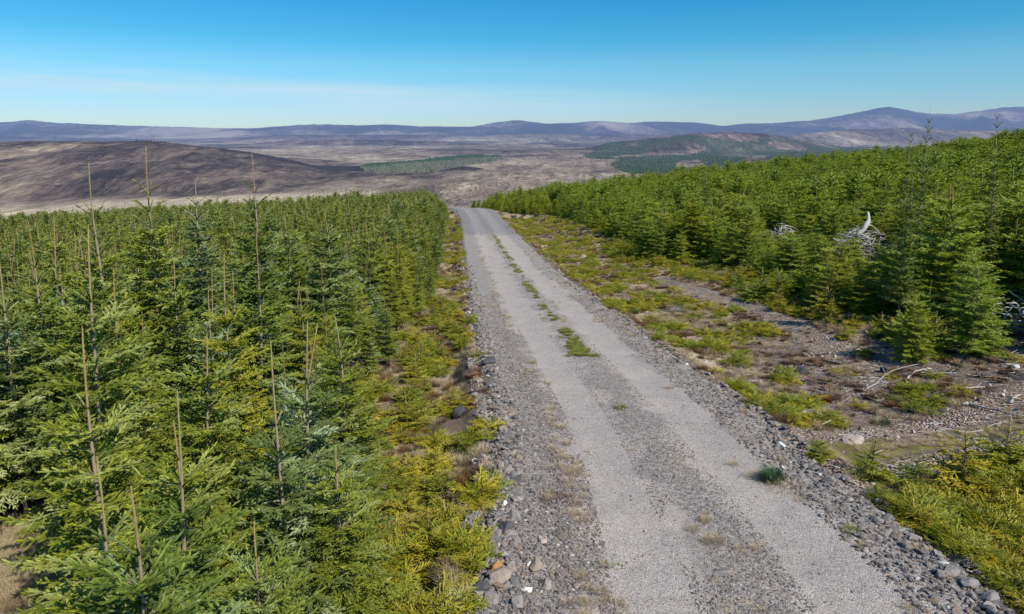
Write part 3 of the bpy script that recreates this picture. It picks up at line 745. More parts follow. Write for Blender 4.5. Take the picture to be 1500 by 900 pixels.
def brash(px, py, rad, h, n, label, hero=False, seed=0):
    a = at(px, py); r = np.random.default_rng(seed+900); g = Geo()
    for k in range(n):
        ang = r.random()*6.28; rr = rad*math.sqrt(r.random()); q = np.array([math.cos(ang)*rr, math.sin(ang)*rr, h*(1-(rr/rad)**2)*r.random()])
        d = r.normal(size=3)*[1, 1, .28]; d /= np.linalg.norm(d); l = r.uniform(.3, 1.3); b = r.normal(size=3)*.1
        P = np.array([q-d*l/2, q+b*l, q+d*l/2]); R0 = r.uniform(.008, .035)
        g.tube(P, [R0, R0*.8, R0*.35], 5)
    V, F, _ = g.get(); e = bpy.data.objects.new('brash_pile', None); COL.objects.link(e); e.location = a
    link('branches', mk('branches', V, F, M_deadgrey if not hero else M_dead, smooth=True), e)
    tag(e, label, 'brash pile')
    return a
BP = []
BP.append(brash(1262, 380, 1.9, 2.1, 330, 'heap of bleached brash beneath the upright white stem among the spruces', True, 1))
BP.append(brash(1148, 365, 1.7, 2.0, 220, 'smaller heap of pale brash half hidden in spruces left of the white stem', True, 2))
BP.append(brash(1496, 470, 1.9, .9, 190, 'wide low heap of grey brash behind the last spruce at the right', True, 3))
def white_stem():
    x, y, z = BP[0]; g = Geo(); s = y
    r = np.random.default_rng(77)
    P = np.array([[-.75, -.6, 1.3], [-.5, -.6, 1.6], [-.3, -.62, 1.82], [-.08, -.55, 2.1], [.03, -.45, 2.35], [.05, -.4, 2.6], [.0, -.38, 2.86]])+r.normal(0, .025, (7, 3))
    g.tube(P, [.08, .13, .12, .15, .10, .085, .03], 7)
    for q, d, l, w0 in [(3, (.5, .1, -.25), .5, .07), (3, (.7, -.2, .25), .35, .05), (1, (-.4, .1, -.5), .5, .06), (2, (-.1, -.3, .8), .3, .045), (5, (.45, 0, .5), .22, .03), (4, (-.5, 0, .35), .2, .03)]:
        d = np.array(d, float); g.tube(np.array([P[q], P[q]+d*l*.5+r.normal(0, .02, 3), P[q]+d*l]), [w0, w0*.75, w0*.25], 6)
    V, F, _ = g.get()
    tag(link('dead_tree', mk('dead_tree', V, F, M_dead, smooth=True), loc=(x, y, z)), 'thick white bleached stem curving upright out of the brash heap', 'dead tree')
white_stem()

# ------------------------------------------------------------------ spruce trees
SPEC = [dict(seed=1, Ht=4.2, lead=.9, Rm=1.12), dict(seed=2, Ht=4.2, lead=.72, Rm=1.18, sp=(.26, .38), bend=.08),
        dict(seed=3, Ht=4.4, lead=.95, Rm=1.08, bend=.05, fork=True), dict(seed=4, Ht=4.0, lead=.55, Rm=1.25, sp=(.26, .38)),
        dict(seed=5, Ht=4.6, lead=1.1, Rm=1.05, sp=(.30, .48))]
SPEC_T = [dict(seed=6, Ht=6.4, lead=1.05, Rm=1.35, sp=(.27, .38), top=.36, bend=.03, ex=1.1, bare=4), dict(seed=7, Ht=6.4, lead=.7, Rm=1.3, sp=(.28, .4), top=.3, ex=1., bare=3), dict(seed=8, Ht=7.5, lead=.55, Rm=1.2, sp=(.3, .44), top=.3, z0=.2, ex=1.2, bare=5)]
SPEC_R = [dict(seed=11, Ht=3.4, lead=.5, Rm=1.25, sp=(.28, .42), z0=.05), dict(seed=12, Ht=3.4, lead=.6, Rm=1.15, sp=(.3, .45), z0=.05),
          dict(seed=13, Ht=3.2, lead=.4, Rm=1.35, sp=(.26, .38), z0=.04), dict(seed=14, Ht=3.6, lead=.75, Rm=1.2, sp=(.32, .46), z0=.06)]
def lite(s, **k): d = dict(s); d.update(k); return d
T0 = [spruce_meshes('spruce', s, LOD0, M_needle) for s in SPEC]
TT = [spruce_meshes('tall_spruce', s, LOD1, M_needle) for s in SPEC_T]
T1 = [spruce_meshes('spruce_mid', s, LOD1, M_needle) for s in SPEC]
R1 = [spruce_meshes('spruce_right', s, LOD1, M_needle_right) for s in SPEC_R]
T2 = [joined('spruce_far', lite(s, step=.11), LOD2, M_needle) for s in SPEC]
R2 = [joined('spruce_far_right', lite(s, step=.11), LOD2, M_needle_right) for s in SPEC_R]
T3 = [joined('spruce_distant', lite(s, ter=False, step=.2), LOD3, M_needle) for s in SPEC[:3]]
R3 = [joined('spruce_distant_right', lite(s, ter=False, step=.2), LOD3, M_needle_right) for s in SPEC_R[:3]]
J1 = [joined('spruce_margin', s, (.018, .032, .012, .0145, 4), M_needle) for s in SPEC]
def place_tree(x, y, h, wid, src, label, group=None, mat=None, rz=None, name='spruce_tree', cat='tree', z=None, tilt=.03):
    c, t, Ht = src
    e = bpy.data.objects.new(name, None); COL.objects.link(e); e.empty_display_size = .3
    e.location = (x, y, float(H(x, y))-.05 if z is None else z); s = h/Ht
    e.scale = (s*wid, s*wid, s); e.rotation_euler = (random.uniform(-tilt, tilt), random.uniform(-tilt, tilt), random.random()*6.28 if rz is None else rz)
    a = link('crown', c, e); b = link('trunk', t, e)
    if mat: a.material_slots[0].link = 'OBJECT'; a.material_slots[0].material = mat
    return tag(e, label, cat, group)
HERO = [  # leader tip in the photo, forward distance, prototype, width, blue?, label
    (213, 207, 15., 4, .8, 0, 'tall thin spruce with two open whorls showing against the brown hill'),
    (378, 213, 17., 2, .8, 0, 'tall spruce with one bare brown leader rising over the hill foot'),
    (145, 230, 12., 4, .75, 0, 'tall spruce with a long dark bare leader left of the open-whorled one'),
    (281, 260, 17.5, 1, .85, 1, 'spruce with a small curled blue-green candelabra top'),
    (113, 320, 8.8, 0, .85, 0, 'spruce with a stout orange-brown leader and blunt bud'),
    (60, 313, 11.5, 4, .8, 0, 'slim spruce with a straight brown leader left of the stout one'),
    (2, 368, 10.8, 0, .85, 1, 'blue-tinged spruce cut by the left edge of the view'),
    (408, 488, 6.9, 4, .9, 1, 'blue-green spruce with a straight orange leader beside the forked one'),
    (443, 462, 7.9, 2, 1.0, 1, 'silvery blue-green spruce with a crooked forked orange leader'),
    (213, 680, 4.5, 1, 1.0, 0, 'nearest bright green spruce with a red-brown bare leader'),
    (241, 560, 5.6, 4, .95, 0, 'yellow-green spruce with a slim tan leader behind the nearest one'),
    (143, 655, 5.0, 0, 1.0, 0, 'bright green spruce at the straw patch with twin thin leaders'),
    (270, 600, 6.3, 3, .9, 0, 'dark green spruce with short leader in the nearest clump'),
    (128, 470, 6.6, 0, .9, 0, 'spruce with a pale stem showing through above the straw patch'),
    (372, 742, 5.4, 3, .85, 0, 'low bushy spruce low in the view near the track verge'),
    (172, 385, 10., 1, .85, 0, 'spruce with a dark slender leader behind the stout-leadered ones'),
    (290, 480, 8.8, 3, .9, 0, 'spruce with a knobbly tan leader in the middle of the left plantation'),
    (500, 455, 10.5, 1, .95, 0, 'full green spruce behind and right of the forked one'),
    (370, 330, 14.5, 4, .85, 0, 'spruce with a thin pale leader below the foot of the brown hill'),
    (497, 640, 7.2, 3, 1.0, 0, 'dense green spruce bulging toward the verge beside the forked one'),
]
occ = []
nind = 0
for (px, py, Y, k, wd, blue, lab) in HERO:
    v = (py-330)/1000; den = CS-v*SN
    x = (px-750)/1000/den*Y; zt = -(SN+v*CS)/den*Y
    h = zt-float(H(x, Y)); occ.append((x, Y)); nind += 1
    src = T0[k] if Y < 11 else T1[k]
    if h > 5.2: src = TT[k % 2]
    place_tree(x, Y, h, wd*min(1, 5.6/h+.15)*1.15, src, lab, mat=M_needle_blue if blue else None)
HERO_R = [(1357, 157, 27, 3, .62, 'tallest spruce of the right skyline with a bare ragged pale top'), (1470, 152, 27., 3, .7, 'tall spruce at the right with a crossed open whorl on the skyline'),
          (1333, 182, 33, 2, .7, 'shorter dark bushy-topped spruce just left of the tallest skyline one'), (1331, 255, 24, 3, .75, 'spruce right of the white stem with a pale bare stem'),
          (1037, 232, 60, 0, .9, 'tall narrow spruce on the skyline left of the forested hill foot'),
          (1440, 385, 19.5, 0, 1.1, 'bushy bright green spruce at the corner of the side track'), (1347, 425, 19.8, 2, .9, 'rounded young spruce alone in front of the plantation edge')]
for (px, py, Y, k, wd, lab) in HERO_R:
    v = (py-330)/1000; den = CS-v*SN
    x = (px-750)/1000/den*Y; zt = -(SN+v*CS)/den*Y
    h = zt-float(H(x, Y)); occ.append((x, Y)); nind += 1
    place_tree(x, Y, h, wd*min(1, 5.5/h+.15), TT[2 if h > 7 else 1] if h > 5 else R1[k], lab)
occ = np.array(occ)

def grid(x0, x1, y0, y1, sp, jit=.35):
    gx, gy = np.meshgrid(np.arange(x0, x1, sp), np.arange(y0, y1, sp))
    gx = gx+rng.uniform(-jit, jit, gx.shape)*sp; gy = gy+rng.uniform(-jit, jit, gy.shape)*sp
    return gx.ravel(), gy.ravel()
def clear(x, y, pts, rad):
    k = np.ones(len(x), bool)
    for (a, b) in pts: k &= np.hypot(x-a, y-b) > rad
    return k
gx, gy = grid(-150, 0, -3, 175, 1.34)
k = (gx < left_edge(gy)) & clear(gx, gy, occ, .85) & (np.hypot(gx-SP[0], gy-SP[1]) > 1.7) & (gx > -14-gy*1.0) & ~((gx/np.maximum(gy, 1) < -.62) & (gy > 4.) & (gy < 9.9)) & ~((gy < 3.6) & (gx > -3.2)) & ((gy < 60) | (rng.random(len(gx)) < .75))
lx, ly = gx[k], gy[k]
edge = left_edge(ly)-lx
lh = np.clip(3.75+rng.normal(0, .65, len(lx))+fbm(lx/7, ly/7, 3, 91)*1.1, 2.2, 5.4)*(.62+.38*sm(0, 2.6, edge)) + .25*sm(35, 60, ly)
lh = np.where((ly < 5.5), np.minimum(lh, 2.9), lh)
gx, gy = grid(-30, 170, -3, 175, 1.45)
k = (gx > right_edge(gy)+.3) & clear(gx, gy, occ, 1.0) & (gx < 16+gy*1.0) & ((gy < 60) | (rng.random(len(gx)) < .75)) & (gy > 14)
for (a, b, c), rr_ in zip(BP, (2.2, 1.9, 1.6)): k &= np.hypot(gx-a, gy-b) > rr_
gpx = proj(gx, np.maximum(gy, 1), H(gx, gy))[0]
k &= ~((gpx > 1468) & (gpx < 1560) & (gy < BP[2][1]+1))
k &= rng.random(len(gx)) < .93
rx, ry = gx[k], gy[k]
edge = rx-right_edge(ry)
rh = np.clip(3.35+rng.normal(0, .72, len(rx))+fbm(rx/6, ry/6, 3, 95)*1.3, 1.2, 5.2)*(.55+.45*sm(0, 3.0, edge))
rpx, rpg = proj(rx, np.maximum(ry, 1), H(rx, ry))
for (a, b, c), w_, top in zip(BP[:2], (78, 58), (342, 334)):       # the trees in front of the brash are short
    cx = proj(a, b, c)[0]; t = (ry < b) & (np.abs(rpx-cx) < w_)
    rh = np.where(t, np.clip((rpg-top)/1000*ry, .5, rh), rh)
X = np.concatenate([lx, rx]); Y = np.concatenate([ly, ry]); Hh = np.concatenate([lh, rh]); side = np.concatenate([lx*0, rx*0+1])
ED = np.concatenate([left_edge(ly)-lx, rx-right_edge(ry)])
Z = H(X, Y)-.05
pxx, pyt = proj(X, np.maximum(Y, .3), Z+Hh)
dist = np.sqrt(X**2+Y**2+Z**2)
vis = (pxx > -25) & (pxx < 1525) & (pyt < 930) & (Y > 2.5)
score = np.where(vis, Hh/dist*np.where(ED < 2.2, 1.35, 1.), -1)
order = np.argsort(-score)
ind = order[:296-nind]
isind = np.zeros(len(X), bool); isind[ind] = True
for i in ind:
    i = int(i)
    if side[i] == 0:
        src = (T0 if dist[i] < 10.5 else T1)[int(rng.integers(0, 5))]
        e_ = ED[i] < 2.
        rr_ = rng.random()
        mat = M_needle_blue if rr_ < .17 else (M_needle_low if (e_ and rr_ > .6) else None)
        lab = 'young green spruce on the ragged edge of the plantation along the left verge' if e_ else 'young green spruce with bare leader packed inside the left plantation'
        grp = 'spruces along the left verge' if e_ else 'spruces inside the left plantation'
        place_tree(float(X[i]), float(Y[i]), float(Hh[i]), rng.uniform(.85, 1.15), src, lab, grp, mat)
    else:
        e_ = ED[i] < 2.2
        mat = M_needle_low if rng.random() < (.5 if e_ else .22) else None
        lab = 'fresh green spruce along the front edge of the plantation above the bare bank' if e_ else 'young green spruce packed inside the right plantation'
        grp = 'spruces along the edge of the right plantation' if e_ else 'spruces inside the right plantation'
        place_tree(float(X[i]), float(Y[i]), float(Hh[i]), rng.uniform(1.05, 1.4), R1[int(rng.integers(0, 4))], lab, grp, mat)
def mass(name, sel, metas, label):
    protos = []; idx = np.zeros(sel.sum(), int); d = dist[sel]; scl = np.zeros(sel.sum())
    base = 0; hs = Hh[sel]
    for (lo, hi, ms) in metas:
        q = (d >= lo) & (d < hi); c = rng.integers(0, len(ms), len(d))
        hts = np.array([m_[1] for m_ in ms])
        idx = np.where(q, base+c, idx); scl = np.where(q, hs/hts[c], scl)
        protos += [proto(name, m_[0]) for m_ in ms]; base += len(ms)
    w = rng.uniform(.88, 1.2, len(d))
    scatter(name, np.stack([X[sel], Y[sel], Z[sel]], 1), rotz(len(d))*[.5, .5, 1], np.stack([scl*w, scl*w, scl], 1), idx, protos, label)
mass('spruce_plantation', (~isind) & (side == 0), [(0, 26, J1), (26, 62, T2), (62, 999, T3)], 'dense young spruce plantation covering the slope left of the track')
mass('spruce_plantation', (~isind) & (side == 1), [(0, 62, R2), (62, 999, R3)], 'dense young spruce plantation covering the rising slope right of the track')

# ------------------------------------------------------------------ saplings and ground cover
SS = [spruce_meshes('sapling', dict(seed=21+i, Ht=1.0, lead=.14+.05*i, Rm=.5+.05*i, sp=(.10, .16), z0=.05, top=.3, step=.055, ter=True), (.010, .018, .006, .010, 4), M_needle_yel) for i in range(4)]
def sapl(x, y, h, lab, grp, mat=None):
    place_tree(float(x), float(y), float(h), rng.uniform(.9, 1.35), SS[int(rng.integers(0, 4))], lab, grp, mat, name='spruce_sapling', cat='sapling', tilt=.12)
for (px, py, h, lab) in [(1408, 720, 1.15, 'bright yellow spruce sapling standing highest in the right-hand thicket'), (1275, 705, .85, 'dark green and yellow sapling at the near corner of the thicket by the side track'),
                         (1140, 455, 1.0, 'broad yellow spruce sapling spreading on the bare bank'), (1237, 497, .6, 'small yellow sapling under the plantation edge'), (1215, 478, .6, 'small green-yellow sapling left of the one under the plantation edge'),
                         (1345, 720, .8, 'upright green sapling between the two largest thicket saplings'), (1470, 690, 1.0, 'yellow-green sapling at the right rim of the thicket'),
                         (1110, 485, .5, 'low yellow sapling on the stony bank below the broad one'), (1200, 672, .5, 'little green sapling on the lip of the track at the junction')]:
    x, y, z = at(px, py); sapl(x, y, h, lab, None, M_needle_low if 'green' in lab else None)
n = 0
gx, gy = grid(5, 18, 3.5, 15, .62, .5)
for x, y in zip(gx, gy):
    if x > Rx(y)+.55+.3*random.random() and track_d(x, y) > 1.6 and y < 12.2+(x-6.3)*.38 and vn(x*.8, y*.8, 33) > .2 and n < 140:
        sapl(x, y, rng.uniform(.35, 1.1), 'small yellow-green sapling crowded in the thicket below the side track', 'saplings in the right-hand thicket', [M_needle_low, M_needle_right, None, None][int(rng.integers(0, 4))]); n += 1
ne_ = 0
for q in range(400):
    yv = 14+50*random.random()**1.5; x = float(right_edge(yv))+random.uniform(-1.6, .5)
    if ne_ < 70 and vn(x*.7, yv*.7, 39) > .45 and np.hypot(x-14.6, yv-19.8) > .9:
        sapl(x, yv, rng.uniform(.4, 1.5), 'small bushy sapling at the foot of the right plantation edge above the bank', 'saplings along the right plantation edge', [M_needle_low, M_needle_yel, M_needle_right][int(rng.integers(0, 3))]); ne_ += 1
nl_ = 0
for yv in np.arange(5.2, 34, .42):
    for q in range(2):
        l = float(Lx(yv)); le = float(left_edge(yv)); x = rng.uniform(le+.1, l-.35)
        if vn(x*.9, yv*.9, 37) > .48 and nl_ < 90:
            sapl(x, yv+rng.uniform(-.2, .2), rng.uniform(.3, .95)*(1.25-.6*(x-le)/(l-le)), 'small green sapling on the narrow verge between plantation and left track edge', 'saplings on the left verge', [M_needle_low, M_needle_yel, M_needle_low, M_needle_yel][int(rng.integers(0, 4))]); nl_ += 1

def sprig_mesh(name, seed, mat, Rm=.55, lod=(.016, .014, .005, .0075, 3)):
    A, WV, WF, Ht, lead = make_spruce(seed=seed, Ht=.26, lead=.03, Rm=Rm, sp=(.06, .09), z0=.1, top=.4, step=.045, flat=.0)
    V, F, tip, tint = needles(A, *lod)
    return mk(name, V, F, mat, dict(tip=tip, tint=tint))
GC = [proto('low_cover', sprig_mesh('low_cover', 31, M_needle_yel)), proto('low_cover', sprig_mesh('low_cover', 32, M_needle_low)), proto('low_cover', sprig_mesh('low_cover', 33, M_needle_low, .6)), proto('low_cover', sprig_mesh('low_cover', 34, M_needle_yel, .45))]
def blades(name, seed, n, h, sp, w, mat, lean=.5, up=.4):
    r = np.random.default_rng(seed); V = []; F = []; T = []
    for i in range(n):
        a = r.random()*6.28; b = np.array([math.cos(a), math.sin(a), 0])*r.random()**.6*sp
        a2 = a+r.uniform(-.9, .9); ln = lean*r.random()**.7; d = np.array([math.cos(a2)*ln, math.sin(a2)*ln, 1.]); d /= np.linalg.norm(d)
        hh = h*r.uniform(.5, 1.1); s = np.array([-d[1]+.01, d[0], 0]); s /= np.linalg.norm(s)
        m_ = b+d*hh*.6; e = b+d*hh+np.array([d[0], d[1], -.25])*hh*.3*lean
        k0 = len(V); V += [b-s*w/2, b+s*w/2, m_+s*w*.4, m_-s*w*.4, e]; F += [[k0, k0+1, k0+2], [k0, k0+2, k0+3], [k0+3, k0+2, k0+4]]
        T += [0, 0, .6, .6, 1]
    return mk(name, np.array(V), np.array(F), mat, dict(tip=np.array(T), tint=r.random(len(T))))
def grass_mat(name, a, b, c, tr=.3):
    m = NT(name); t = m.mix(m.attr('tip'), a, b); t = m.mix(m.math('MULTIPLY', m.orand(), .6), t, c)
    t = m.mix(1., t, m.ramp(m.attr('tint'), [(0, (.7, .7, .7)), (1, (1.2, 1.2, 1.2))]), 'MULTIPLY')
    bb = m.bsdf(t, .7, .2); tl = m.n('ShaderNodeBsdfTranslucent'); m.set(tl.inputs[0], t); mx = m.n('ShaderNodeMixShader'); mx.inputs[0].default_value = tr
    m.t.links.new(bb, mx.inputs[1]); m.t.links.new(tl.outputs[0], mx.inputs[2]); return m.done(mx.outputs[0])
M_straw = grass_mat('dead_grass', (.38, .28, .16), (.68, .56, .36), (.52, .40, .24))
M_green = grass_mat('green_grass', (.09, .12, .022), (.27, .31, .06), (.38, .36, .10))
M_rush = grass_mat('dark_tuft_grass', (.035, .075, .035), (.08, .16, .07), (.07, .12, .05))
M_heath = grass_mat('brown_heather', (.07, .04, .028), (.17, .10, .07), (.24, .15, .10), .1)
M_reddish = grass_mat('russet_moss', (.12, .05, .02), (.24, .12, .045), (.19, .11, .05), .1)
DG = [proto('dry_tuft', blades('dry_tuft', 41+i, 130, .26, .16, .006, M_straw, 1.1)) for i in range(3)]
HE = [proto('heather_clump', blades('heather_clump', 51+i, 260, .2, .2, .009, [M_heath, M_heath, M_reddish][i], .9)) for i in range(3)]
GT = [proto('green_tuft', blades('green_tuft', 61+i, 150, .12, .16, .010, M_green, 1.2)) for i in range(3)]
def verge_pts(n, y0=4., y1=120., right=True, wmax=14, pw=1.6):
    u = rng.random(n); y = y0+(y1-y0)*u**pw
    if right: a = Rx(y)+.35; b = np.minimum(right_edge(y)+1.5, a+24)
    else: a = left_edge(y)-1.2; b = Lx(y)-.1
    return a+(b-a)*rng.random(n), y
bankf = lambda x, y: 1-.5*np.exp(-((y-18.5)/5.5)**2)*(x-Rx(y) > 2.2)
def put(name, n, mask, protos, s0, s1, label, right=None, y1=110., pw=1.7, dz=0.):
    Ps = []
    for side_ in ([True, False] if right is None else [right]):
        x, y = verge_pts(n if side_ else n//5, 4., y1, side_, pw=pw); k = mask(x, y, side_); Ps.append(np.stack([x[k], y[k]], 1))
    P = np.concatenate(Ps); x, y = P[:, 0], P[:, 1]; n_ = len(x); s = rng.uniform(s0, s1, n_)
    scatter(name, np.stack([x, y, surf(x, y)+dz], 1), rotz(n_)*[2, 2, 1], s3(s), rng.integers(0, len(protos), n_), protos, label)
onset = lambda x, y: (track_d(x, y) > 1.6) & (strip_d(x, y) > .7)
put('low_spruce_cover', 9000, lambda x, y, s: (rng.random(len(x)) < sm(.48, .66, vn(x*.6, y*.6, 14)*.4+vn(x*1.8, y*1.8, 16)*.6)*np.where(s, 1-.93*np.exp(-((y-20)/6.5)**2)*(x-Rx(y) > 2.5), 1)) & onset(x, y), GC, .45, 1.15, 'low yellow-green creeping spruce and blaeberry on the verges')
put('heather', 11000, lambda x, y, s: (rng.random(len(x)) < sm(.42, .7, vn(x*.5+9, y*.5, 24)*.5+vn(x*1.9, y*1.9, 26)*.5)*bankf(x, y)) & (track_d(x, y) > 1.5) & (strip_d(x, y) > .5), HE, .4, 1.0, 'brown heather and russet moss on the verges')
put('dry_grass', 11000, lambda x, y, s: (rng.random(len(x)) < sm(.44, .66, vn(x*.6+3, y*.6, 34)*.5+vn(x*1.7, y*1.7, 36)*.5)*bankf(x, y)) & (track_d(x, y) > 1.3) & (strip_d(x, y) > .5), DG, .4, .95, 'pale dead grass tufts on the verges')
n = 700; y = 3.8+8.5*rng.random(n); x = Rx(y)+.5+rng.random(n)*7.5; k = onset(x, y) & (y < 12.4+(x-6.3)*.38); x, y = x[k], y[k]; n = len(x)
scatter('heather', np.stack([x, y, surf(x, y)], 1), rotz(n)*[3, 3, 1], s3(rng.uniform(.6, 1.2, n)), rng.integers(0, 3, n), HE, 'russet moss and heather between the thicket saplings')
n = 650; y = 3.8+8.5*rng.random(n); x = Rx(y)+.25+rng.random(n)*7.5; k = onset(x, y) & (y < 12.4+(x-6.3)*.38) & (rng.random(n) < sm(.25, .5, vn(x*1.1, y*1.1, 44))); x, y = x[k], y[k]; n = len(x)
scatter('low_spruce_cover', np.stack([x, y, surf(x, y)], 1), rotz(n)*[3, 3, 1], s3(rng.uniform(.5, 1.2, n)), rng.integers(0, 4, n), GC, 'dense yellow-green low growth in the thicket below the side track')
def litter(name, seed, mat, n=16, r0=.3):
    r = np.random.default_rng(seed); g = Geo()
    for k in range(n):
        q = np.array([*r.normal(0, r0, 2), r.uniform(.005, .05)]); a = r.random()*6.28; l = r.uniform(.06, .38); d = np.array([math.cos(a), math.sin(a), r.uniform(-.05, .15)])
        R0 = r.uniform(.003, .009); g.tube(np.array([q-d*l/2, q+r.normal(0, .012, 3), q+d*l/2]), [R0, R0*.8, R0*.4], 4)
    V, F, _ = g.get(); return mk(name, V, F, mat)
LT = [proto('twig_litter', litter('twig_litter', 91+i, [M_dead, M_deadgrey, M_deadgrey, M_deaddark][i])) for i in range(4)]
n = 2600; x = rng.uniform(5, 36, n); y = rng.uniform(11, 40, n); k = (x > Rx(y)+1.) & (x < right_edge(y)+2) & (rng.random(n) < .25+.75*np.exp(-((y-18)/7)**2)); x, y = x[k], y[k]; n = len(x)
scatter('debris', np.stack([x, y, surf(x, y)], 1), rotz(n), s3(rng.uniform(.6, 1.4, n)), rng.integers(0, 4, n), LT, 'fine dead twigs and brash litter over the cleared bank')
n = 900; t_ = rng.random(n)*1.5; x = 6.8+13.2*t_; y = 12.8+5.*t_+rng.normal(0, .32, n); k = rng.random(n) < .6; x, y = x[k], y[k]; n = len(x)
scatter('dry_grass', np.stack([x, y, surf(x, y)], 1), rotz(n), s3(rng.uniform(.2, .45, n)), rng.integers(0, 3, n), DG, 'short pale grass and moss between the ruts of the side track')
n = 1100; x = rng.uniform(7, 30, n); y = rng.uniform(13, 30, n); k = (x > Rx(y)+2) & (x < right_edge(y)) & (track_d(x, y) > 1.4); x, y = x[k], y[k]; n = len(x)
scatter('heather', np.stack([x, y, surf(x, y)], 1), rotz(n)*[3, 3, 1], s3(rng.uniform(.2, .55, n)), rng.integers(0, 3, n), HE, 'small sparse heather sprigs on the bare bank')
# dead grass on the open patch at the lower left
n = 900; x = SP[0]+rng.normal(0, .7, n); y = SP[1]+rng.normal(0, .7, n)
scatter('dry_grass', np.stack([x, y, H(x, y)], 1), rotz(n), s3(rng.uniform(.4, .8, n)), rng.integers(0, 3, n), DG, 'matted straw-coloured dead grass between the nearest spruces')
# tufts on the track
def on_track(n, f0, f1, ya, yb, th, sd, pw=1.5):
    y = ya+(yb-ya)*rng.random(n)**pw; f = (f0+f1)/2+(f1-f0)*.42*rng.normal(size=n); x = Lx(y)+(Rx(y)-Lx(y))*f
    k = rng.random(n) < sm(th-.1, th+.3, vn(x*1.1, y*.55, sd)*.6+vn(x*3, y*2.2, sd+1)*.4); return x[k], y[k]
x, y = [np.concatenate(v) for v in zip(on_track(210, .54, .58, 44, 76, .38, 81), on_track(150, .52, .565, 33, 44, .42, 82), on_track(170, .50, .56, 20.5, 31, .40, 83), on_track(60, -.02, .06, 20, 60, .5, 84), on_track(120, .95, 1.05, 20, 90, .4, 85))]
n = len(x); scatter('track_grass', np.stack([x, y, surf(x, y)], 1), rotz(n), s3(rng.uniform(.4, .95, n)), rng.integers(0, 3, n), GT, 'short green grass growing along the middle of the track')
x, y = [np.concatenate(v) for v in zip(on_track(420, .47, .62, 5, 40, .62, 86), on_track(420, .17, .25, 5, 60, .5, 87), on_track(420, .84, .97, 5, 60, .55, 88), on_track(120, .5, .6, 30, 80, .4, 89))]
n = len(x); scatter('track_dead_grass', np.stack([x, y, surf(x, y)-.01], 1), rotz(n), s3(rng.uniform(.25, .6, n)), rng.integers(0, 3, n), DG, 'wisps of dead grass on the crown and margins of the track')
def tuft(px, py, mat, n, h, sp, w, lean, label, seed, name='grass_tuft'):
    x, y, z = at(px, py); tag(link(name, blades(name, seed, n, h, sp, w, mat, lean), loc=(x, y, z-.01)), label, 'grass tuft')
tuft(1131, 704, M_rush, 620, .24, .2, .007, .8, 'thick dark green grass tuft at the right margin of the track', 71)
tuft(1112, 700, M_straw, 160, .16, .2, .006, 1.3, 'dead straw skirt on the left of the thick dark green tuft', 72)
tuft(1155, 716, M_straw, 200, .14, .3, .006, 1.4, 'dead straw skirt on the right of the thick dark green tuft', 73)
tuft(1247, 779, M_green, 160, .1, .12, .009, 1.2, 'small fresh green tuft among the right edge stones', 74)
tuft(909, 599, M_green, 160, .1, .14, .009, 1.3, 'small green tuft alone on the crown of the track', 75)
tuft(1296, 625, M_rush, 130, .2, .25, .007, .7, 'thin grey-green rush clump beside the pale jagged slab', 76)
tuft(902, 890, M_straw, 120, .12, .14, .006, 1.3, 'pale dead tuft lowest on the crown of the track', 77)
tuft(905, 832, M_green, 50, .07, .07, .007, 1.3, 'tiny green and straw tuft in the left wheel track', 78)
tuft(818, 735, M_heath, 420, .07, .3, .008, 1.3, 'dark brown moss cushion on the left margin of the track', 79)
tuft(660, 845, M_heath, 480, .22, .22, .007, 1.2, 'brown dead heather clump at the lower left verge', 80, 'heather_clump')

# ------------------------------------------------------------------ distant woods
def far_mat(name, a, b):
    m = NT(name); p = m.pos(); r = m.n('ShaderNodeVectorMath', operation='LENGTH'); m.set(r.inputs[0], p)
    c = m.mix(m.orand(), a, b)
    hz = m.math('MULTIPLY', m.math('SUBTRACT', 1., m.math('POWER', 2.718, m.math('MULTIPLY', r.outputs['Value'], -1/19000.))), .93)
    em = m.n('ShaderNodeEmission'); m.set(em.inputs[0], (.225, .355, .67)); em.inputs[1].default_value = .95  # haze painted on the trees as blue emission, stronger further off
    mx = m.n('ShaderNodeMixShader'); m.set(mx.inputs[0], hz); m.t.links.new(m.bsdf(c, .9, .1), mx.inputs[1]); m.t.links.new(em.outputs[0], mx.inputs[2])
    return m.done(mx.outputs[0])
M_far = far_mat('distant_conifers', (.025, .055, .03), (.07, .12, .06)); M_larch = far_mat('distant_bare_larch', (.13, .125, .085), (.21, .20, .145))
def far_tree(name, seed, mat, Ht=14, w=3.2):
    r = np.random.default_rng(seed); g = Geo()
    for k in range(4):
        z0 = Ht*(.08+.2*k); z1 = min(Ht, z0+Ht*.38); rr_ = w*(1-.22*k); a = np.arange(7)*6.283/7+r.random()
        V = [[math.cos(t)*rr_*r.uniform(.7, 1.2), math.sin(t)*rr_*r.uniform(.7, 1.2), z0+r.uniform(-.5, .5)] for t in a]+[[0, 0, z1]]
        g.add(V, [[i, (i+1) % 7, 7] for i in range(7)])
    V, F, _ = g.get(); return mk(name, V, F, mat)
FT = [proto('far_conifer', far_tree('far_conifer', 1, M_far)), proto('far_conifer', far_tree('far_conifer', 2, M_far, 11)), proto('far_larch', far_tree('far_larch', 3, M_larch, 12, 3.5))]
def spread(V, n, jr, jt):
    P = V[rng.integers(0, len(V), n)]; r = np.hypot(P[:, 0], P[:, 1]); u = P[:, :2]/r[:, None]; t = np.stack([-u[:, 1], u[:, 0]], 1)
    q = P[:, :2]+u*(rng.uniform(-jr, jr, n)*r)[:, None]+t*rng.uniform(-jt, jt, n)[:, None]
    return q[:, 0], q[:, 1]
x, y = spread(woodV, 26000, .009, 9); n = len(x)
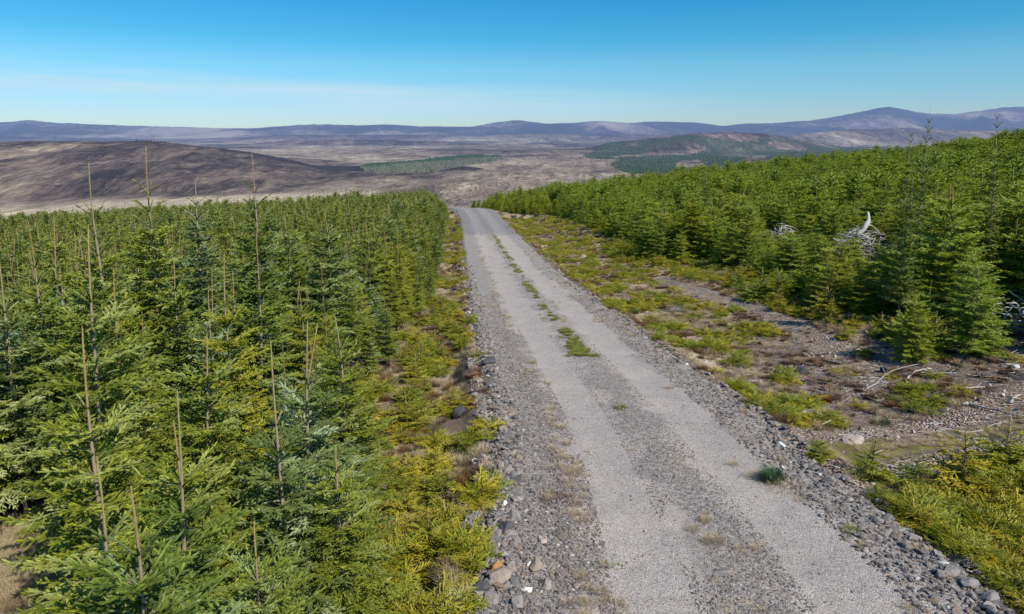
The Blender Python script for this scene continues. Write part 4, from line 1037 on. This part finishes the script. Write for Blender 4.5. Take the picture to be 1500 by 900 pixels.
k = vn(x/260, y/520, 7)*.65+vn(x/70, y/140, 6)*.35 > .30; x, y = x[k], y[k]; n = len(x)
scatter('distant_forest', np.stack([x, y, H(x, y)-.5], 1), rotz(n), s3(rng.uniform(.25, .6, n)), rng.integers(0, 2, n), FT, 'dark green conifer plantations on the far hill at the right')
x, y = spread(wedgeV, 14000, .009, 8); n = len(x); px, py = proj(x, y, H(x, y))
up = 243-(px-531)/(732-531)*15
idx = np.where((py < up+1+4*vn(x/90, y/90, 3)) | (py > 262-(px-560)*.13+vn(x/60, y/60, 4)*4), rng.integers(0, 2, n), np.where(rng.random(n) < .88, 2, 0))
k = (idx < 2) | (rng.random(n) < .6); x, y, idx = x[k], y[k], idx[k]; n = len(x)
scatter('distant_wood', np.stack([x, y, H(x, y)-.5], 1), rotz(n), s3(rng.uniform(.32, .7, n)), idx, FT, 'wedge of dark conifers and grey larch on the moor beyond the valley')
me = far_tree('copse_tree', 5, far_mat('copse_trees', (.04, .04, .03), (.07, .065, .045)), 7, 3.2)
for px in (200, 206, 211, 216, 221, 226, 231, 236, 241):
    t = (px-750)/1000/(CS+.122*SN); yy = 1725; o = link('distant_tree', me, loc=(t*yy, yy, float(H(t*yy, yy))-.5)); s = random.uniform(.45, .75); o.scale = (s*1.8, s*1.5, s)
    tag(o, 'tiny dark tree in the row on the crest of the brown hill', 'tree', 'trees on the crest of the brown hill')

# ------------------------------------------------------------------ camera, sun, sky
cam = bpy.data.cameras.new('camera'); cam.lens = 24; cam.sensor_width = 36; cam.clip_end = 100000; cam.clip_start = .1
co = bpy.data.objects.new('camera', cam); COL.objects.link(co); co.rotation_euler = (R_(90-PITCH), 0, 0); cam.shift_y = -.08; scene.camera = co
from mathutils import Vector
EL_, AZ_ = R_(46), R_(136)        # azimuth from +Y clockwise
sv = Vector((math.sin(AZ_)*math.cos(EL_), math.cos(AZ_)*math.cos(EL_), math.sin(EL_)))
sl = bpy.data.lights.new('sun', 'SUN'); sl.energy = 5.0; sl.angle = R_(.53); sl.color = (1, .945, .85)
so = bpy.data.objects.new('sun', sl); COL.objects.link(so); so.rotation_euler = sv.to_track_quat('Z', 'Y').to_euler()
w = bpy.data.worlds.new('World'); scene.world = w; w.use_nodes = True; t = w.node_tree; t.nodes.clear()
def wn(ty, **k):
    nd = t.nodes.new(ty)
    for a, b in k.items(): setattr(nd, a, b)
    return nd
sky = wn('ShaderNodeTexSky', sky_type='NISHITA', sun_disc=False, sun_elevation=EL_, sun_rotation=AZ_, altitude=400, air_density=1.0, dust_density=.4, ozone_density=3.)
tc = wn('ShaderNodeTexCoord'); sx = wn('ShaderNodeSeparateXYZ'); t.links.new(tc.outputs['Generated'], sx.inputs[0])
rp = wn('ShaderNodeValToRGB'); t.links.new(sx.outputs[2], rp.inputs[0])
SKY = [(0., (.65, .78, .92)), (.03, (.585, .765, .99)), (.058, (.505, .78, .985)), (.097, (.42, .82, .97)), (.134, (.225, .765, .955)), (.188, (.138, .725, .98)), (.5, (.3, .65, .85))]
cr = rp.color_ramp
while len(cr.elements) < len(SKY): cr.elements.new(.5)
for e, (p, c) in zip(cr.elements, SKY): e.position = p; e.color = (*c, 1)
mu = wn('ShaderNodeMix', data_type='RGBA', blend_type='MULTIPLY'); mu.inputs[0].default_value = 1
t.links.new(sky.outputs[0], mu.inputs[6]); t.links.new(rp.outputs[0], mu.inputs[7])
# thin cirrus low in the west
mp = wn('ShaderNodeMapping'); mp.inputs['Scale'].default_value = (1.3, 1.3, 26); mp.inputs['Rotation'].default_value = (0, R_(5), 0); t.links.new(tc.outputs['Generated'], mp.inputs[0])
nz = wn('ShaderNodeTexNoise'); nz.inputs['Scale'].default_value = 1.6; nz.inputs['Detail'].default_value = 7; nz.inputs['Roughness'].default_value = .55; t.links.new(mp.outputs[0], nz.inputs['Vector'])
def mr(sock, a, b, c=0, d=1):
    m_ = wn('ShaderNodeMapRange', interpolation_type='SMOOTHSTEP'); t.links.new(sock, m_.inputs[0]); m_.inputs[1].default_value = a; m_.inputs[2].default_value = b; m_.inputs[3].default_value = c; m_.inputs[4].default_value = d; return m_.outputs[0]
def mm(a, b, op='MULTIPLY'):
    m_ = wn('ShaderNodeMath', operation=op)
    for i, v in enumerate((a, b)):
        if isinstance(v, float): m_.inputs[i].default_value = v
        else: t.links.new(v, m_.inputs[i])
    return m_.outputs[0]
# the streak sinks from left to right
zz = mm(sx.outputs[2], mm(sx.outputs[0], .03), 'ADD')
band = mm(mr(zz, .01, .052), mr(zz, .056, .078, 1, 0))
cl = mm(mm(mr(nz.outputs[0], .32, .66), band), mr(sx.outputs[0], .40, -.25))
cl = mm(cl, .85)
cm = wn('ShaderNodeMix', data_type='RGBA'); t.links.new(cl, cm.inputs[0]); t.links.new(mu.outputs[2], cm.inputs[6]); cm.inputs[7].default_value = (4.6, 6.1, 7.0, 1)
bg = wn('ShaderNodeBackground'); bg.inputs[1].default_value = .125; t.links.new(cm.outputs[2], bg.inputs[0])
wo = wn('ShaderNodeOutputWorld'); t.links.new(bg.outputs[0], wo.inputs[0])
scene.view_settings.view_transform = 'Standard'; scene.view_settings.look = 'None'; scene.view_settings.exposure = 0
scene.cycles.max_bounces = 5; scene.cycles.diffuse_bounces = 3; scene.cycles.transmission_bounces = 2; scene.cycles.glossy_bounces = 1
